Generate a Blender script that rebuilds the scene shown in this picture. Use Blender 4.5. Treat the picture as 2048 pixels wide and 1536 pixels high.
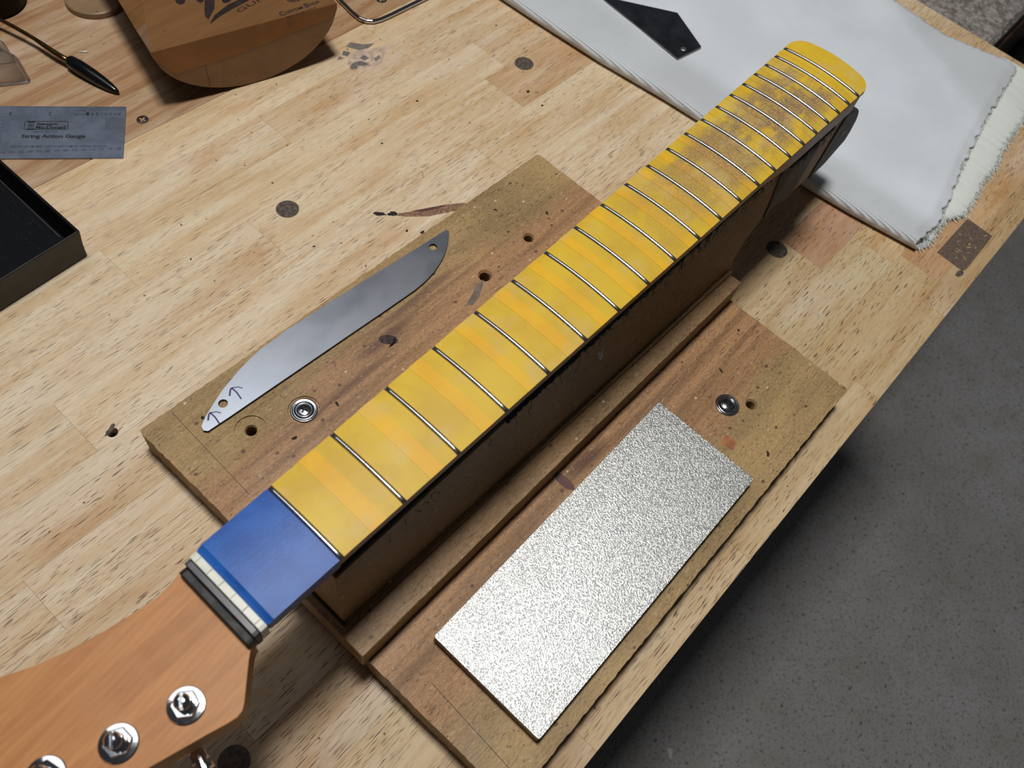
import bpy, bmesh, math, random
from mathutils import Vector, Matrix, noise
random.seed(7)
S = 0.001            # every length below is written in millimetres
PI = math.pi
scn = bpy.context.scene
COL = scn.collection
for o in list(bpy.data.objects): bpy.data.objects.remove(o)

# ------------------------------------------------------------------ camera
BENCH_H = 900.0      # bench top above the floor; Z=0 below means the bench top
cd = bpy.data.cameras.new('camera'); cam = bpy.data.objects.new('camera', cd); COL.objects.link(cam)
R_ = Vector((0.66129818, -0.73836071, 0.1323185)); U_ = Vector((0.59960436, 0.62630625, 0.4982119)); F_ = Vector((0.45073199, 0.25012787, -0.85689948))
cam.matrix_world = Matrix(((R_.x, U_.x, -F_.x, -30.469*S), (R_.y, U_.y, -F_.y, -113.2765*S), (R_.z, U_.z, -F_.z, (469.0615+BENCH_H)*S), (0, 0, 0, 1)))
cd.sensor_width = 36; cd.sensor_fit = 'HORIZONTAL'; cd.lens = 1707.7/2048*36
cd.clip_start = 0.01; cd.clip_end = 50
cd.dof.use_dof = True; cd.dof.focus_distance = 0.50; cd.dof.aperture_fstop = 15
scn.camera = cam

# ------------------------------------------------------------------ light
w = bpy.data.worlds.new('world'); scn.world = w; w.use_nodes = True
w.node_tree.nodes['Background'].inputs[0].default_value = (0.86, 0.93, 1.0, 1)
w.node_tree.nodes['Background'].inputs[1].default_value = 0.035
def area(name, loc, size, sizey, watts, color, target):
    l = bpy.data.lights.new(name, 'AREA'); l.shape = 'RECTANGLE'; l.size = size*S; l.size_y = sizey*S; l.energy = watts; l.color = color
    o = bpy.data.objects.new(name, l); COL.objects.link(o)
    o.location = Vector((loc[0], loc[1], loc[2]+BENCH_H))*S
    d = (Vector((target[0], target[1], target[2]+BENCH_H))*S-o.location)
    o.rotation_euler = d.to_track_quat('-Z', 'Y').to_euler()
    return o
area('lamp_main', (240, 175, 1900), 300, 250, 26.0, (1.0, 0.975, 0.93), (240, 60, 0))
area('reflection_panel', (190, 760, 1900), 850, 950, 5.0, (0.90, 0.95, 1.0), (170, 200, 0))  # broad weak panel added overhead to brighten reflections in chrome and steel
scn.view_settings.view_transform = 'Standard'; scn.view_settings.look = 'None'
scn.view_settings.exposure = 0.0; scn.view_settings.gamma = 1.0
try: scn.view_settings.use_curve_mapping = False
except Exception: pass

# ------------------------------------------------------------------ colours and node helper
def lin(c):
    return tuple(((v/255)/12.92 if v/255 <= 0.04045 else ((v/255+0.055)/1.055)**2.4) for v in c)
def rgba(c): return (*lin(c), 1.0)
class G:
    def __init__(s, name):
        s.m = bpy.data.materials.new(name); s.m.use_nodes = True; s.t = s.m.node_tree; s.n = s.t.nodes
        s.b = s.n['Principled BSDF']; s.tc = s.n.new('ShaderNodeTexCoord'); s.P = s.tc.outputs['Object']
    def link(s, a, b): s.t.links.new(a, b)
    def _in(s, sock, v):
        if isinstance(v, bpy.types.NodeSocket): s.link(v, sock)
        elif v is not None: sock.default_value = v
    def math(s, op, a, b=None, c=None, clamp=False):
        n = s.n.new('ShaderNodeMath'); n.operation = op; n.use_clamp = clamp
        s._in(n.inputs[0], a); s._in(n.inputs[1], b)
        if c is not None: s._in(n.inputs[2], c)
        return n.outputs[0]
    def xyz(s, v=None):
        n = s.n.new('ShaderNodeSeparateXYZ'); s.link(v or s.P, n.inputs[0]); return n.outputs
    def vec(s, x, y, z):
        n = s.n.new('ShaderNodeCombineXYZ'); s._in(n.inputs[0], x); s._in(n.inputs[1], y); s._in(n.inputs[2], z); return n.outputs[0]
    def mapp(s, scale, v=None, rot=(0, 0, 0), loc=(0, 0, 0)):
        n = s.n.new('ShaderNodeMapping'); s.link(v or s.P, n.inputs[0]); n.inputs['Scale'].default_value = scale
        n.inputs['Rotation'].default_value = rot; n.inputs['Location'].default_value = loc; return n.outputs[0]
    def noise(s, v, scale=1, detail=2, rough=0.5, dist=0):
        n = s.n.new('ShaderNodeTexNoise'); s.link(v, n.inputs['Vector']); n.inputs['Scale'].default_value = scale
        n.inputs['Detail'].default_value = detail; n.inputs['Roughness'].default_value = rough; n.inputs['Distortion'].default_value = dist
        return n.outputs[0]
    def voro(s, v, scale=1, feature='F1', rand=1):
        n = s.n.new('ShaderNodeTexVoronoi'); n.feature = feature; s.link(v, n.inputs['Vector']); n.inputs['Scale'].default_value = scale
        n.inputs['Randomness'].default_value = rand; return n.outputs['Distance']
    def step(s, v, a, b, lo=0.0, hi=1.0):
        n = s.n.new('ShaderNodeMapRange'); n.interpolation_type = 'SMOOTHSTEP'; s._in(n.inputs[0], v)
        n.inputs[1].default_value = a; n.inputs[2].default_value = b; n.inputs[3].default_value = lo; n.inputs[4].default_value = hi; return n.outputs[0]
    def mix(s, f, a, b, mode='MIX'):
        n = s.n.new('ShaderNodeMix'); n.data_type = 'RGBA'; n.blend_type = mode
        s._in(n.inputs[0], f)
        for i, v in ((6, a), (7, b)):
            if isinstance(v, tuple) and len(v) == 3: v = rgba(v)
            s._in(n.inputs[i], v)
        return n.outputs[2]
    def bump(s, h, strength=0.3, dist=0.0003, prev=None):
        n = s.n.new('ShaderNodeBump'); n.inputs['Strength'].default_value = strength; n.inputs['Distance'].default_value = dist
        s.link(h, n.inputs['Height'])
        if prev is not None: s.link(prev, n.inputs['Normal'])
        return n.outputs[0]
    def out(s, color=None, rough=None, metal=None, normal=None, **kw):
        if isinstance(color, tuple) and len(color) == 3: color = rgba(color)
        s._in(s.b.inputs['Base Color'], color); s._in(s.b.inputs['Roughness'], rough)
        if metal is not None: s._in(s.b.inputs['Metallic'], metal)
        if normal is not None: s.link(normal, s.b.inputs['Normal'])
        for k, v in kw.items(): s._in(s.b.inputs[k.replace('_', ' ')], v)
        return s.m
def simple(name, col, rough=0.6, metal=0.0, var=0.12, scale=150, bump=0.15, **kw):
    g = G(name); n = g.noise(g.P, scale, 4); c2 = tuple(int(v*(1-var*2)) for v in col)
    c = g.mix(g.step(n, 0.3, 0.7), c2, col)
    r = g.step(n, 0.2, 0.8, rough*0.85, min(1, rough*1.12))
    return g.out(c, r, metal, g.bump(n, bump, 0.0002) if bump else None, **kw)

# --- bench top timber: object colour = tint of the stave, object alpha = how dark its pores are
def mat_bench(name='bench_wood', pine=False):
    g = G(name); oi = g.n.new('ShaderNodeObjectInfo')
    off = g.vec(g.math('MULTIPLY', oi.outputs['Random'], 31.0), g.math('MULTIPLY', oi.outputs['Random'], 7.0), 0.0)
    va = g.n.new('ShaderNodeVectorMath'); g.link(g.P, va.inputs[0]); g.link(off, va.inputs[1]); V = va.outputs[0]
    tint = oi.outputs['Color']
    hs_ = g.n.new('ShaderNodeHueSaturation'); g.link(tint, hs_.inputs['Color']); hs_.inputs['Saturation'].default_value = 0.78; hs_.inputs['Value'].default_value = 1.04; hs_.inputs['Hue'].default_value = 0.508; tint = hs_.outputs[0]
    streak = g.noise(g.mapp((7, 75, 75), V), 1, 5, 0.6, 0.4)
    fine = g.noise(g.mapp((22, 420, 420), V), 1, 3, 0.6)
    blot = g.noise(g.mapp((9, 22, 22), V), 1, 3, 0.55, 0.6)
    c = g.mix(g.step(streak, 0.32, 0.72), tint, g.mix(1.0, tint, (236, 219, 196), 'MULTIPLY'))
    c = g.mix(g.step(fine, 0.35, 0.75, 0, 0.38), c, g.mix(1.0, c, (222, 200, 176), 'MULTIPLY'))
    c = g.mix(g.step(blot, 0.52, 0.75, 0, 0.6), c, g.mix(1.0, c, (232, 205, 176), 'MULTIPLY'))
    c = g.mix(g.step(g.noise(g.mapp((9, 26, 26), V, loc=(3, 8, 0)), 1, 3), 0.55, 0.75, 0, 0.4), c, (222, 206, 186))
    if pine:
        rings = g.n.new('ShaderNodeTexWave'); rings.bands_direction = 'Y'; rings.wave_type = 'BANDS'
        g.link(g.mapp((0.10, 1, 1), V), rings.inputs['Vector']); rings.inputs['Scale'].default_value = 17
        rings.inputs['Distortion'].default_value = 5; rings.inputs['Detail'].default_value = 2; rings.inputs['Detail Scale'].default_value = 8
        c = g.mix(g.step(rings.outputs[0], 0.55, 0.98, 0, 0.45), c, g.mix(1.0, c, (206, 168, 130), 'MULTIPLY'))
        tick = g.step(g.noise(g.mapp((130, 700, 700), V), 1, 1), 0.72, 0.78)
    else:
        tick = g.step(g.noise(g.mapp((85, 1250, 1250), V, rot=(0, 0, 0.05)), 1, 1.6, 0.55), 0.60, 0.68)
    ff = g.noise(g.mapp((160, 2200, 2200), V), 1, 2, 0.6); c = g.mix(g.step(ff, 0.4, 0.75, 0, 0.30), c, g.mix(1.0, c, (200, 176, 150), 'MULTIPLY'))
    dens = g.step(g.noise(g.mapp((14, 45, 45), V), 1, 3), 0.32, 0.58, 0.15, 1.0)
    tm = g.math('MULTIPLY', g.math('MULTIPLY', tick, dens), oi.outputs['Alpha'])
    c = g.mix(tm, c, (70, 45, 30))
    long_ = g.math('MULTIPLY', g.step(g.noise(g.mapp((52, 1250, 1250), V, rot=(0, 0, 0.03)), 1, 2, 0.6), 0.58, 0.66, 0, 0.85), g.step(g.noise(g.mapp((7, 30, 30), V, loc=(1, 9, 0)), 1, 3), 0.42, 0.62)); long_ = g.math('MULTIPLY', long_, g.step(oi.outputs['Alpha'], 0.55, 1.0, 0.35, 1.0)); c = g.mix(long_, c, (98, 66, 44))
    dirt = g.step(g.noise(g.mapp((90, 110, 110), V, loc=(5, 1, 0)), 1, 4, 0.7), 0.67, 0.74)
    c = g.mix(g.math('MULTIPLY', dirt, 0.45), c, (120, 88, 52))
    speck = g.step(g.voro(g.mapp((60, 75, 75), V), 1), 0.035, 0.055, 1, 0)
    c = g.mix(g.math('MULTIPLY', speck, 0.8), c, (70, 44, 28))
    c = g.mix(1.0, c, g.mix(0.0, (255, 255, 255), c), 'MULTIPLY')
    h = g.math('SUBTRACT', g.math('MULTIPLY', fine, 0.35), tm)
    return g.out(c, g.step(blot, 0.3, 0.7, 0.5, 0.62), 0.0, g.bump(h, 0.5, 0.00018), Specular_IOR_Level=0.35)
M = {}
M['bench'] = mat_bench(); M['pine'] = mat_bench('pine_wood', True)

# --- the old jig timber: tan sapwood with a red brown heart running along its middle
def mat_jig(name='jig_wood', heart=True, base=(184, 154, 106), red=(182, 138, 98), dark=0.0):
    g = G(name); X, Y, Z = g.xyz()
    wob = g.noise(g.mapp((9, 22, 5)), 1, 3)
    streak = g.noise(g.mapp((8, 170, 170)), 1, 4, 0.6, 0.5); fine = g.noise(g.mapp((60, 650, 400)), 1, 3, 0.6)
    c = g.mix(g.step(g.noise(g.mapp((14, 30, 10)), 1, 4), 0.3, 0.7), base, tuple(int(v*0.82) for v in base))
    if heart:
        yy = g.math('ADD', g.math('ABSOLUTE', g.math('SUBTRACT', Y, 0.002)), g.math('MULTIPLY', g.math('SUBTRACT', wob, 0.5), 0.07))
        c = g.mix(g.step(yy, 0.083, 0.106, 0.85, 0.0), c, g.mix(g.step(streak, 0.35, 0.7), red, tuple(int(v*0.8) for v in red)))
        for (kx, ky, sx, sy, a) in ((-0.026, 0.092, 0.030, 0.0045, 0.75), (0.010, 0.100, 0.055, 0.0045, 0.55), (-0.060, 0.082, 0.05, 0.003, 0.5), (0.002, -0.047, 0.022, 0.006, 0.8), (0.055, -0.052, 0.06, 0.003, 0.3)):
            dx = g.math('DIVIDE', g.math('SUBTRACT', X, kx), sx)
            dy = g.math('DIVIDE', g.math('ADD', g.math('SUBTRACT', Y, ky), g.math('MULTIPLY', g.math('SUBTRACT', wob, 0.5), 0.02)), sy)
            d = g.math('SQRT', g.math('ADD', g.math('MULTIPLY', dx, dx), g.math('MULTIPLY', dy, dy)))
            d = g.math('ADD', d, g.math('MULTIPLY', g.math('SUBTRACT', fine, 0.5), 0.8))
            c = g.mix(g.step(d, 0.3, 1.1, a, 0), c, (92, 58, 50))
    c = g.mix(g.step(streak, 0.45, 0.75, 0, 0.25), c, g.mix(1.0, c, (190, 155, 125), 'MULTIPLY'))
    mg = g.noise(g.mapp((380, 900, 500)), 1, 4, 0.7); c = g.mix(g.step(mg, 0.38, 0.66, 0, 0.5), c, g.mix(1.0, c, (176, 158, 140), 'MULTIPLY'))
    pores = g.step(g.noise(g.mapp((110, 900, 400), rot=(0, 0, 0.12)), 1, 2, 0.6), 0.62, 0.69); pd = g.step(g.noise(g.mapp((18, 30, 20)), 1, 3), 0.4, 0.62); c = g.mix(g.math('MULTIPLY', g.math('MULTIPLY', pores, pd), 0.75), c, (88, 62, 44))
    c = g.mix(g.step(fine, 0.62, 0.72, 0, 0.5), c, (96, 70, 46))
    for (sc, th, col, a) in ((95, 0.12, (82, 54, 38), 0.8), (230, 0.13, (96, 66, 46), 0.7), (150, 0.10, (80, 52, 38), 0.6), (60, 0.055, (222, 198, 158), 0.7), (160, 0.06, (224, 204, 166), 0.6)):
        c = g.mix(g.math('MULTIPLY', g.step(g.voro(g.mapp((sc*0.8, sc, sc), loc=(sc, 0, 0))), th*0.7, th, 1, 0), a), c, col)
    sc1 = g.step(g.noise(g.mapp((240, 900, 300), rot=(0, 0, 0.9)), 1, 2), 0.63, 0.69, 0, 0.55)
    sc1 = g.math('MULTIPLY', sc1, g.step(g.noise(g.mapp((24, 30, 20), loc=(6, 0, 0)), 1, 3), 0.48, 0.66)); c = g.mix(sc1, c, (70, 54, 42))
    pale = g.step(g.noise(g.mapp((220, 560, 200), loc=(2, 2, 0)), 1, 4, 0.7), 0.60, 0.70, 0, 0.45)
    c = g.mix(pale, c, (205, 188, 156))
    if dark: c = g.mix(dark, c, (50, 38, 26))
    return g.out(c, g.step(wob, 0.3, 0.7, 0.45, 0.65), 0.0, g.bump(g.math('SUBTRACT', g.math('ADD', fine, mg), sc1), 0.6, 0.0004), Specular_IOR_Level=0.4)
M['jig'] = mat_jig(); M['jig_side'] = mat_jig('jig_side_wood', False, (160, 125, 76)); M['block'] = mat_jig('block_wood', False, (158, 122, 80))
M['ledge'] = mat_jig('ledge_wood', False, (172, 138, 98))

def mat_maple():
    g = G('headstock_maple')
    V = g.mapp((14, 160, 60), rot=(0, 0, -0.22)); s1 = g.noise(V, 1, 4, 0.55, 0.6)
    fig = g.noise(g.mapp((110, 22, 30), rot=(0, 0, -0.35)), 1, 3)
    lines = g.n.new('ShaderNodeTexWave'); lines.bands_direction = 'Y'; g.link(g.mapp((0.25, 1, 1), rot=(0, 0, -0.5)), lines.inputs['Vector'])
    lines.inputs['Scale'].default_value = 130; lines.inputs['Distortion'].default_value = 3; lines.inputs['Detail'].default_value = 2; lines.inputs['Detail Scale'].default_value = 3
    c = g.mix(g.step(s1, 0.3, 0.7), (190, 132, 80), (168, 112, 64))
    c = g.mix(g.step(fig, 0.35, 0.7, 0, 0.4), c, (182, 130, 82))
    c = g.mix(g.step(lines.outputs[0], 0.6, 0.95, 0, 0.18), c, (150, 96, 56))
    return g.out(c, 0.42, 0, g.bump(s1, 0.05, 0.0001), Specular_IOR_Level=0.22)
M['maple'] = mat_maple()
def mat_tape(name, a, b, dirty=True):
    g = G(name); X, Y, Z = g.xyz()
    crepe = g.noise(g.mapp((1500, 1500, 1500)), 1, 2); mott = g.noise(g.mapp((45, 45, 45)), 1, 4, 0.6)
    c = g.mix(g.step(mott, 0.35, 0.68), a, b)
    if dirty:
        d1 = g.noise(g.mapp((35, 55, 50), loc=(1, 4, 0)), 1, 5, 0.62); d2 = g.noise(g.mapp((900, 900, 900)), 1, 2)
        amt = g.step(X, -0.02, 0.15, 0.0, 1.0)             # the dirt lies on the tape over the high frets
        edge = g.step(g.math('ABSOLUTE', Y), 0.013, 0.025, 1.0, 0.25)
        m = g.math('MULTIPLY', g.math('MULTIPLY', amt, edge), g.step(d1, 0.36, 0.54))
        end = g.step(X, 0.215, 0.2165, 1.0, 0.0)
        m = g.math('MULTIPLY', g.math('MULTIPLY', m, end), g.step(d2, 0.3, 0.65, 0.45, 0.9))
        c = g.mix(m, c, (126, 102, 96))
        low = g.step(g.noise(g.mapp((50, 70, 50), loc=(7, 2, 0)), 1, 4), 0.5, 0.72, 0, 0.45)
        c = g.mix(low, c, (206, 178, 112))
        line = g.step(g.noise(g.mapp((700, 14, 14)), 1, 2), 0.66, 0.72, 0, 0.22)
        c = g.mix(g.math('MULTIPLY', line, g.step(X, -0.05, 0.1)), c, (150, 96, 30))
    return g.out(c, 0.5, 0, g.bump(crepe, 0.35, 0.00006), Specular_IOR_Level=0.45)
M['tape'] = mat_tape('yellow_tape', (216, 180, 44), (204, 166, 44))
M['tape2'] = mat_tape('yellow_tape_double', (230, 180, 34), (222, 168, 32))
def mat_blue():
    g = G('blue_tape'); crepe = g.noise(g.mapp((700, 1200, 700)), 1, 3); mott = g.noise(g.mapp((80, 80, 80)), 1, 4)
    c = g.mix(g.step(mott, 0.3, 0.7), (22, 78, 158), (34, 94, 176))
    c = g.mix(g.step(g.noise(g.mapp((500, 500, 500)), 1, 2), 0.68, 0.76, 0, 0.3), c, (110, 150, 210))
    return g.out(c, 0.45, 0, g.bump(crepe, 0.5, 0.00008), Specular_IOR_Level=0.38)
M['blue'] = mat_blue()
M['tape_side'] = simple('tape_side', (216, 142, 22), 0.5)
M['neckwood'] = simple('neck_side_maple', (150, 100, 52), 0.45, scale=60)
def metal(name, col, rough, scale=900, bmp=0.1, stretch=None):
    g = G(name); v = g.mapp(stretch or (scale, scale, scale)); n = g.noise(v, 1, 2)
    c = g.mix(n, col, tuple(int(x*0.9) for x in col))
    return g.out(c, g.step(n, 0.2, 0.8, rough*0.8, min(1, rough*1.25)), 1.0, g.bump(n, bmp, 0.00005) if bmp else None)
M['fret'] = metal('fret_wire', (214, 212, 214), 0.24, bmp=0.05)
M['chrome'] = metal('chrome', (222, 222, 226), 0.07, bmp=0)
M['washer'] = metal('washer_steel', (206, 208, 212), 0.17, bmp=0.05)
M['nickel_screw'] = metal('screw_steel', (190, 190, 194), 0.16, bmp=0)
def mat_steel():
    g = G('brushed_steel'); n = g.noise(g.mapp((30, 1600, 300)), 1, 2); m_ = g.noise(g.mapp((26, 40, 20)), 1, 3)
    c = g.mix(n, (180, 184, 194), (172, 175, 184)); c = g.mix(g.step(m_, 0.5, 0.75, 0, 0.35), c, (140, 138, 142))
    return g.out(c, g.step(m_, 0.3, 0.7, 0.29, 0.34), 1.0, g.bump(n, 0.03, 0.00003))
M['steel'] = mat_steel()
M['steel_edge'] = simple('steel_dark_edge', (46, 40, 38), 0.5, 0.6)
M['old_screw'] = metal('old_screw_steel', (95, 92, 92), 0.4)
M['gauge'] = None
def mat_gauge():
    g = G('gauge_steel'); n = g.noise(g.mapp((60, 900, 200), rot=(0, 0, 0.7)), 1, 3); m = g.noise(g.mapp((60, 60, 60)), 1, 4, 0.6)
    c = g.mix(g.step(m, 0.3, 0.7), (150, 160, 180), (128, 136, 154))
    c = g.mix(g.step(g.noise(g.mapp((45, 60, 50), loc=(3, 0, 0)), 1, 4, 0.7), 0.62, 0.75, 0, 0.5), c, (120, 98, 84))
    return g.out(c, 0.42, 0.85, g.bump(n, 0.12, 0.00005))
M['gauge'] = mat_gauge()
def mat_plate():
    g = G('diamond_plate'); n = g.noise(g.mapp((1300, 1300, 1300)), 1, 1, 0.5); n2 = g.noise(g.mapp((3000, 3000, 3000)), 1, 1)
    c = g.mix(g.step(n, 0.36, 0.64), (140, 142, 144), (212, 212, 208))
    nb = g.bump(g.math('ADD', n, g.math('MULTIPLY', n2, 0.3)), 0.85, 0.00028)
    return g.out(c, g.step(g.noise(g.mapp((25, 25, 25)), 1, 3), 0.3, 0.7, 0.38, 0.45), 0.9, nb)
M['plate'] = mat_plate()
M['plate_side'] = simple('plate_side_reflection', (120, 96, 74), 0.45, 0.5)  # brownish dark reflection painted into the nickel side colour
def mat_cloth(name, col, rib):
    g = G(name); fz = g.noise(g.mapp((420, 420, 420)), 1, 4, 0.7); X, Y, Z = g.xyz()
    soil = g.noise(g.mapp((13, 13, 13)), 1, 4)
    c = g.mix(g.step(soil, 0.35, 0.7), col, tuple(int(v*0.955) for v in col))
    c = g.mix(g.step(fz, 0.62, 0.8, 0, 0.3), c, tuple(int(v*0.85) for v in col))
    c = g.mix(g.step(g.voro(g.mapp((24, 24, 24))), 0.012, 0.022, 0.8, 0), c, (70, 68, 66))
    wv = g.n.new('ShaderNodeTexWave'); wv.bands_direction = 'X'; g.link(g.mapp((1, 0.07, 0)), wv.inputs['Vector']); wv.inputs['Scale'].default_value = 190
    wv.inputs['Distortion'].default_value = 0.6; wv.inputs['Detail Scale'].default_value = 30
    near = g.math('MAXIMUM', g.step(X, 0.022 + 0.0, 0.050, 1, 0), g.step(g.math('ADD', X, g.math('MULTIPLY', Y, -0.55)), 0.30, 0.335, 0, 0.9)) if rib else 0.0
    rb = g.math('MULTIPLY', wv.outputs[0], near)
    c = g.mix(g.math('MULTIPLY', g.math('SUBTRACT', 1.0, wv.outputs[0]), g.math('MULTIPLY', near, 0.22)) if rib else 0.0, c, (140, 138, 132))
    h = g.math('ADD', g.math('MULTIPLY', fz, 0.6), rb)
    return g.out(c, 0.95, 0, g.bump(h, 0.7, 0.0007), Sheen_Weight=0.3, Specular_IOR_Level=0.1)
M['cloth'] = mat_cloth('white_flannel', (218, 224, 230), True); M['fluff'] = mat_cloth('flannel_fluff', (222, 228, 222), False)
M['blade'] = simple('dark_blade', (42, 44, 50), 0.42, 0.35, scale=70); M['blade_edge'] = simple('blade_ground_edge', (136, 136, 138), 0.4, 0.7)
M['black_plastic'] = simple('black_plastic', (14, 14, 16), 0.5, scale=120, bump=0.1, Specular_IOR_Level=0.2)
M['tray_side'] = simple('tray_outer_wall', (36, 36, 30), 0.5, bump=0.1)
M['tray_floor'] = simple('tray_floor', (15, 17, 22), 0.75, scale=60, Specular_IOR_Level=0.12)
M['tray_pale_grey'] = simple('tray_pale_grey', (70, 72, 74), 0.7)
M['nut'] = simple('bone_nut', (226, 226, 214), 0.45, var=0.04); M['nut_slot'] = simple('nut_slot', (196, 192, 180), 0.7)
M['spacer_top'] = simple('grey_spacer_top', (92, 90, 96), 0.45); M['black'] = simple('matt_black', (10, 9, 9), 0.6)
M['ink'] = simple('black_ink', (22, 20, 24), 0.6, bump=0); M['purple_ink'] = simple('purple_marker', (62, 50, 112), 0.5, bump=0)
M['faint_ink'] = simple('faded_ink', (44, 46, 56), 0.6, bump=0); M['etch'] = metal('etched_mark', (208, 212, 220), 0.6)
M['pencil'] = simple('pencil_line', (72, 56, 52), 0.7, bump=0)
M['leather'] = simple('grey_leather', (60, 58, 54), 0.7, scale=220, bump=0.8, var=0.25); M['felt'] = simple('grey_felt', (70, 72, 72), 0.95, scale=500, bump=0.8)
M['logo'] = simple('logo_dark_brown', (44, 26, 24), 0.5, bump=0)
def mat_body(name, a, b, sc=1.0):
    g = G(name); s1 = g.noise(g.mapp((14*sc, 130*sc, 50), rot=(0, 0, 0.25)), 1, 4, 0.6, 0.5)
    c = g.mix(g.step(s1, 0.3, 0.7), a, b)
    c = g.mix(g.step(g.voro(g.mapp((60, 60, 60))), 0.04, 0.06, 0.7, 0), c, (74, 44, 26))
    return g.out(c, 0.45, 0, g.bump(s1, 0.1, 0.0001), Specular_IOR_Level=0.4)
M['body_top'] = mat_body('amber_wood_top', (124, 86, 50), (110, 76, 42)); M['body_strip'] = mat_body('orange_wood_strip', (146, 96, 46), (130, 84, 38))  # block colours darkened to include the shade over the back left corner
M['body_front'] = mat_body('brown_wood_front', (138, 104, 74), (122, 92, 64)); M['body_side'] = mat_body('pale_wood_side', (130, 102, 78), (116, 90, 68))
M['crack'] = simple('dark_crack', (40, 24, 14), 0.8, bump=0)
M['disc'] = mat_body('pale_disc_wood', (146, 118, 90), (130, 104, 78), 1.6); M['jar'] = simple('dark_brown_jar', (20, 13, 9), 0.5, bump=0, Specular_IOR_Level=0.15)
M['bronze'] = metal('bronze_rod', (120, 96, 60), 0.3, scale=200, bmp=0.2)
M['gloss_black'] = simple('gloss_black_handle', (13, 14, 16), 0.2, bump=0.05, scale=90)
M['plug'] = simple('dark_plug_wood', (102, 90, 78), 0.75, scale=420, bump=0.6, var=0.25)
M['burn'] = simple('burnt_wood', (34, 20, 15), 0.8, scale=800); M['stain'] = simple('brown_stain', (158, 116, 90), 0.65, scale=500, var=0.2)
M['stain2'] = simple('light_stain', (104, 66, 50), 0.65, scale=500, var=0.2); M['paint'] = simple('grey_paint', (128, 120, 116), 0.5); M['pink'] = simple('pale_bare_wood', (214, 188, 166), 0.6); M['chip'] = simple('white_chip', (226, 222, 212), 0.7)
M['inlay'] = simple('grey_brown_inlay', (110, 92, 80), 0.6, scale=500, bump=0.5); M['straw'] = simple('pale_straw', (200, 172, 124), 0.7)
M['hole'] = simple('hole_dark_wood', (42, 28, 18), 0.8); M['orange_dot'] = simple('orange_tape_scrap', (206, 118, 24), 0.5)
def mat_clear():
    g = G('clear_plastic'); n = g.noise(g.mapp((80, 80, 80)), 1, 3)
    return g.out((240, 242, 248), g.step(n, 0.3, 0.7, 0.06, 0.2), 0, g.bump(n, 0.25, 0.0004), Transmission_Weight=1.0, IOR=1.45)
M['clear'] = mat_clear()
def mat_floor():
    g = G('floor_speckle'); n1 = g.noise(g.mapp((260, 330, 1)), 1, 2, 0.6); big = g.noise(g.mapp((2.5, 2.5, 1)), 1, 4)
    c = g.mix(g.step(big, 0.3, 0.7), (164, 163, 166), (148, 147, 148))
    c = g.mix(g.step(g.noise(g.mapp((16, 16, 1)), 1, 5, 0.7), 0.42, 0.7, 0, 0.55), c, (140, 136, 126))
    c = g.mix(g.step(n1, 0.57, 0.63, 0, 0.7), c, (96, 90, 84)); c = g.mix(g.step(g.noise(g.mapp((150, 180, 1), loc=(4, 4, 0)), 1, 2), 0.60, 0.66, 0, 0.55), c, (150, 118, 82)); c = g.mix(g.step(g.noise(g.mapp((180, 140, 1), loc=(9, 4, 0)), 1, 2), 0.62, 0.66, 0, 0.6), c, (52, 50, 48))
    c = g.mix(g.step(g.voro(g.mapp((34, 34, 1))), 0.05, 0.08, 0.85, 0), c, (34, 34, 34))
    return g.out(c, 0.7, 0, g.bump(n1, 0.3, 0.0008))
M['floor'] = mat_floor()
def mat_carpet():
    g = G('grey_carpet'); n = g.noise(g.mapp((160, 160, 160)), 1, 3, 0.7)
    c = g.mix(g.step(n, 0.35, 0.7), (104, 98, 92), (166, 160, 154))
    c = g.mix(g.step(g.noise(g.mapp((25, 25, 25)), 1, 3), 0.45, 0.7, 0, 0.5), c, (126, 120, 120))
    return g.out(c, 0.95, 0, g.bump(n, 1.0, 0.002))
M['carpet'] = mat_carpet(); M['dark_wood'] = simple('dark_stained_wood', (92, 62, 38), 0.6, scale=40, var=0.25)

# ------------------------------------------------------------------ mesh helpers (all in mm, Z measured from the bench top)
def empty(name, loc, label, cat, group=None):
    o = bpy.data.objects.new(name, None); COL.objects.link(o); o.empty_display_size = 0.01
    o.location = Vector((loc[0], loc[1], loc[2]+BENCH_H))*S
    o['label'] = label; o['category'] = cat
    if group: o['group'] = group
    o['_o'] = [float(v) for v in loc]; return o
def obj(name, verts, faces, mat, parent=None, label=None, cat=None, group=None, kind=None, smooth=False, org=None, mats=None, fm=None):
    if parent is not None: L = Vector(parent['_o'])
    else:
        xs = [v[0] for v in verts]; ys = [v[1] for v in verts]; zs = [v[2] for v in verts]
        L = Vector(org) if org else Vector(((min(xs)+max(xs))/2, (min(ys)+max(ys))/2, min(zs)))
    me = bpy.data.meshes.new(name); me.from_pydata([(Vector(v)-L)*S for v in verts], [], faces)
    for mm in (mats or [mat]): me.materials.append(mm)
    bm = bmesh.new(); bm.from_mesh(me); bmesh.ops.recalc_face_normals(bm, faces=bm.faces); bm.to_mesh(me); bm.free()
    if fm:
        for p in me.polygons: p.material_index = fm(p)
    if smooth:
        for p in me.polygons: p.use_smooth = True
    o = bpy.data.objects.new(name, me); COL.objects.link(o)
    if parent is not None:
        o.parent = parent; o['_o'] = [float(v) for v in L]
        if parent.type == 'MESH' or parent.parent is not None: pass
    else:
        o.location = Vector((L.x, L.y, L.z+BENCH_H))*S; o['_o'] = [float(v) for v in L]
    if label: o['label'] = label
    if cat: o['category'] = cat
    if group: o['group'] = group
    if kind: o['kind'] = kind
    return o
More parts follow.
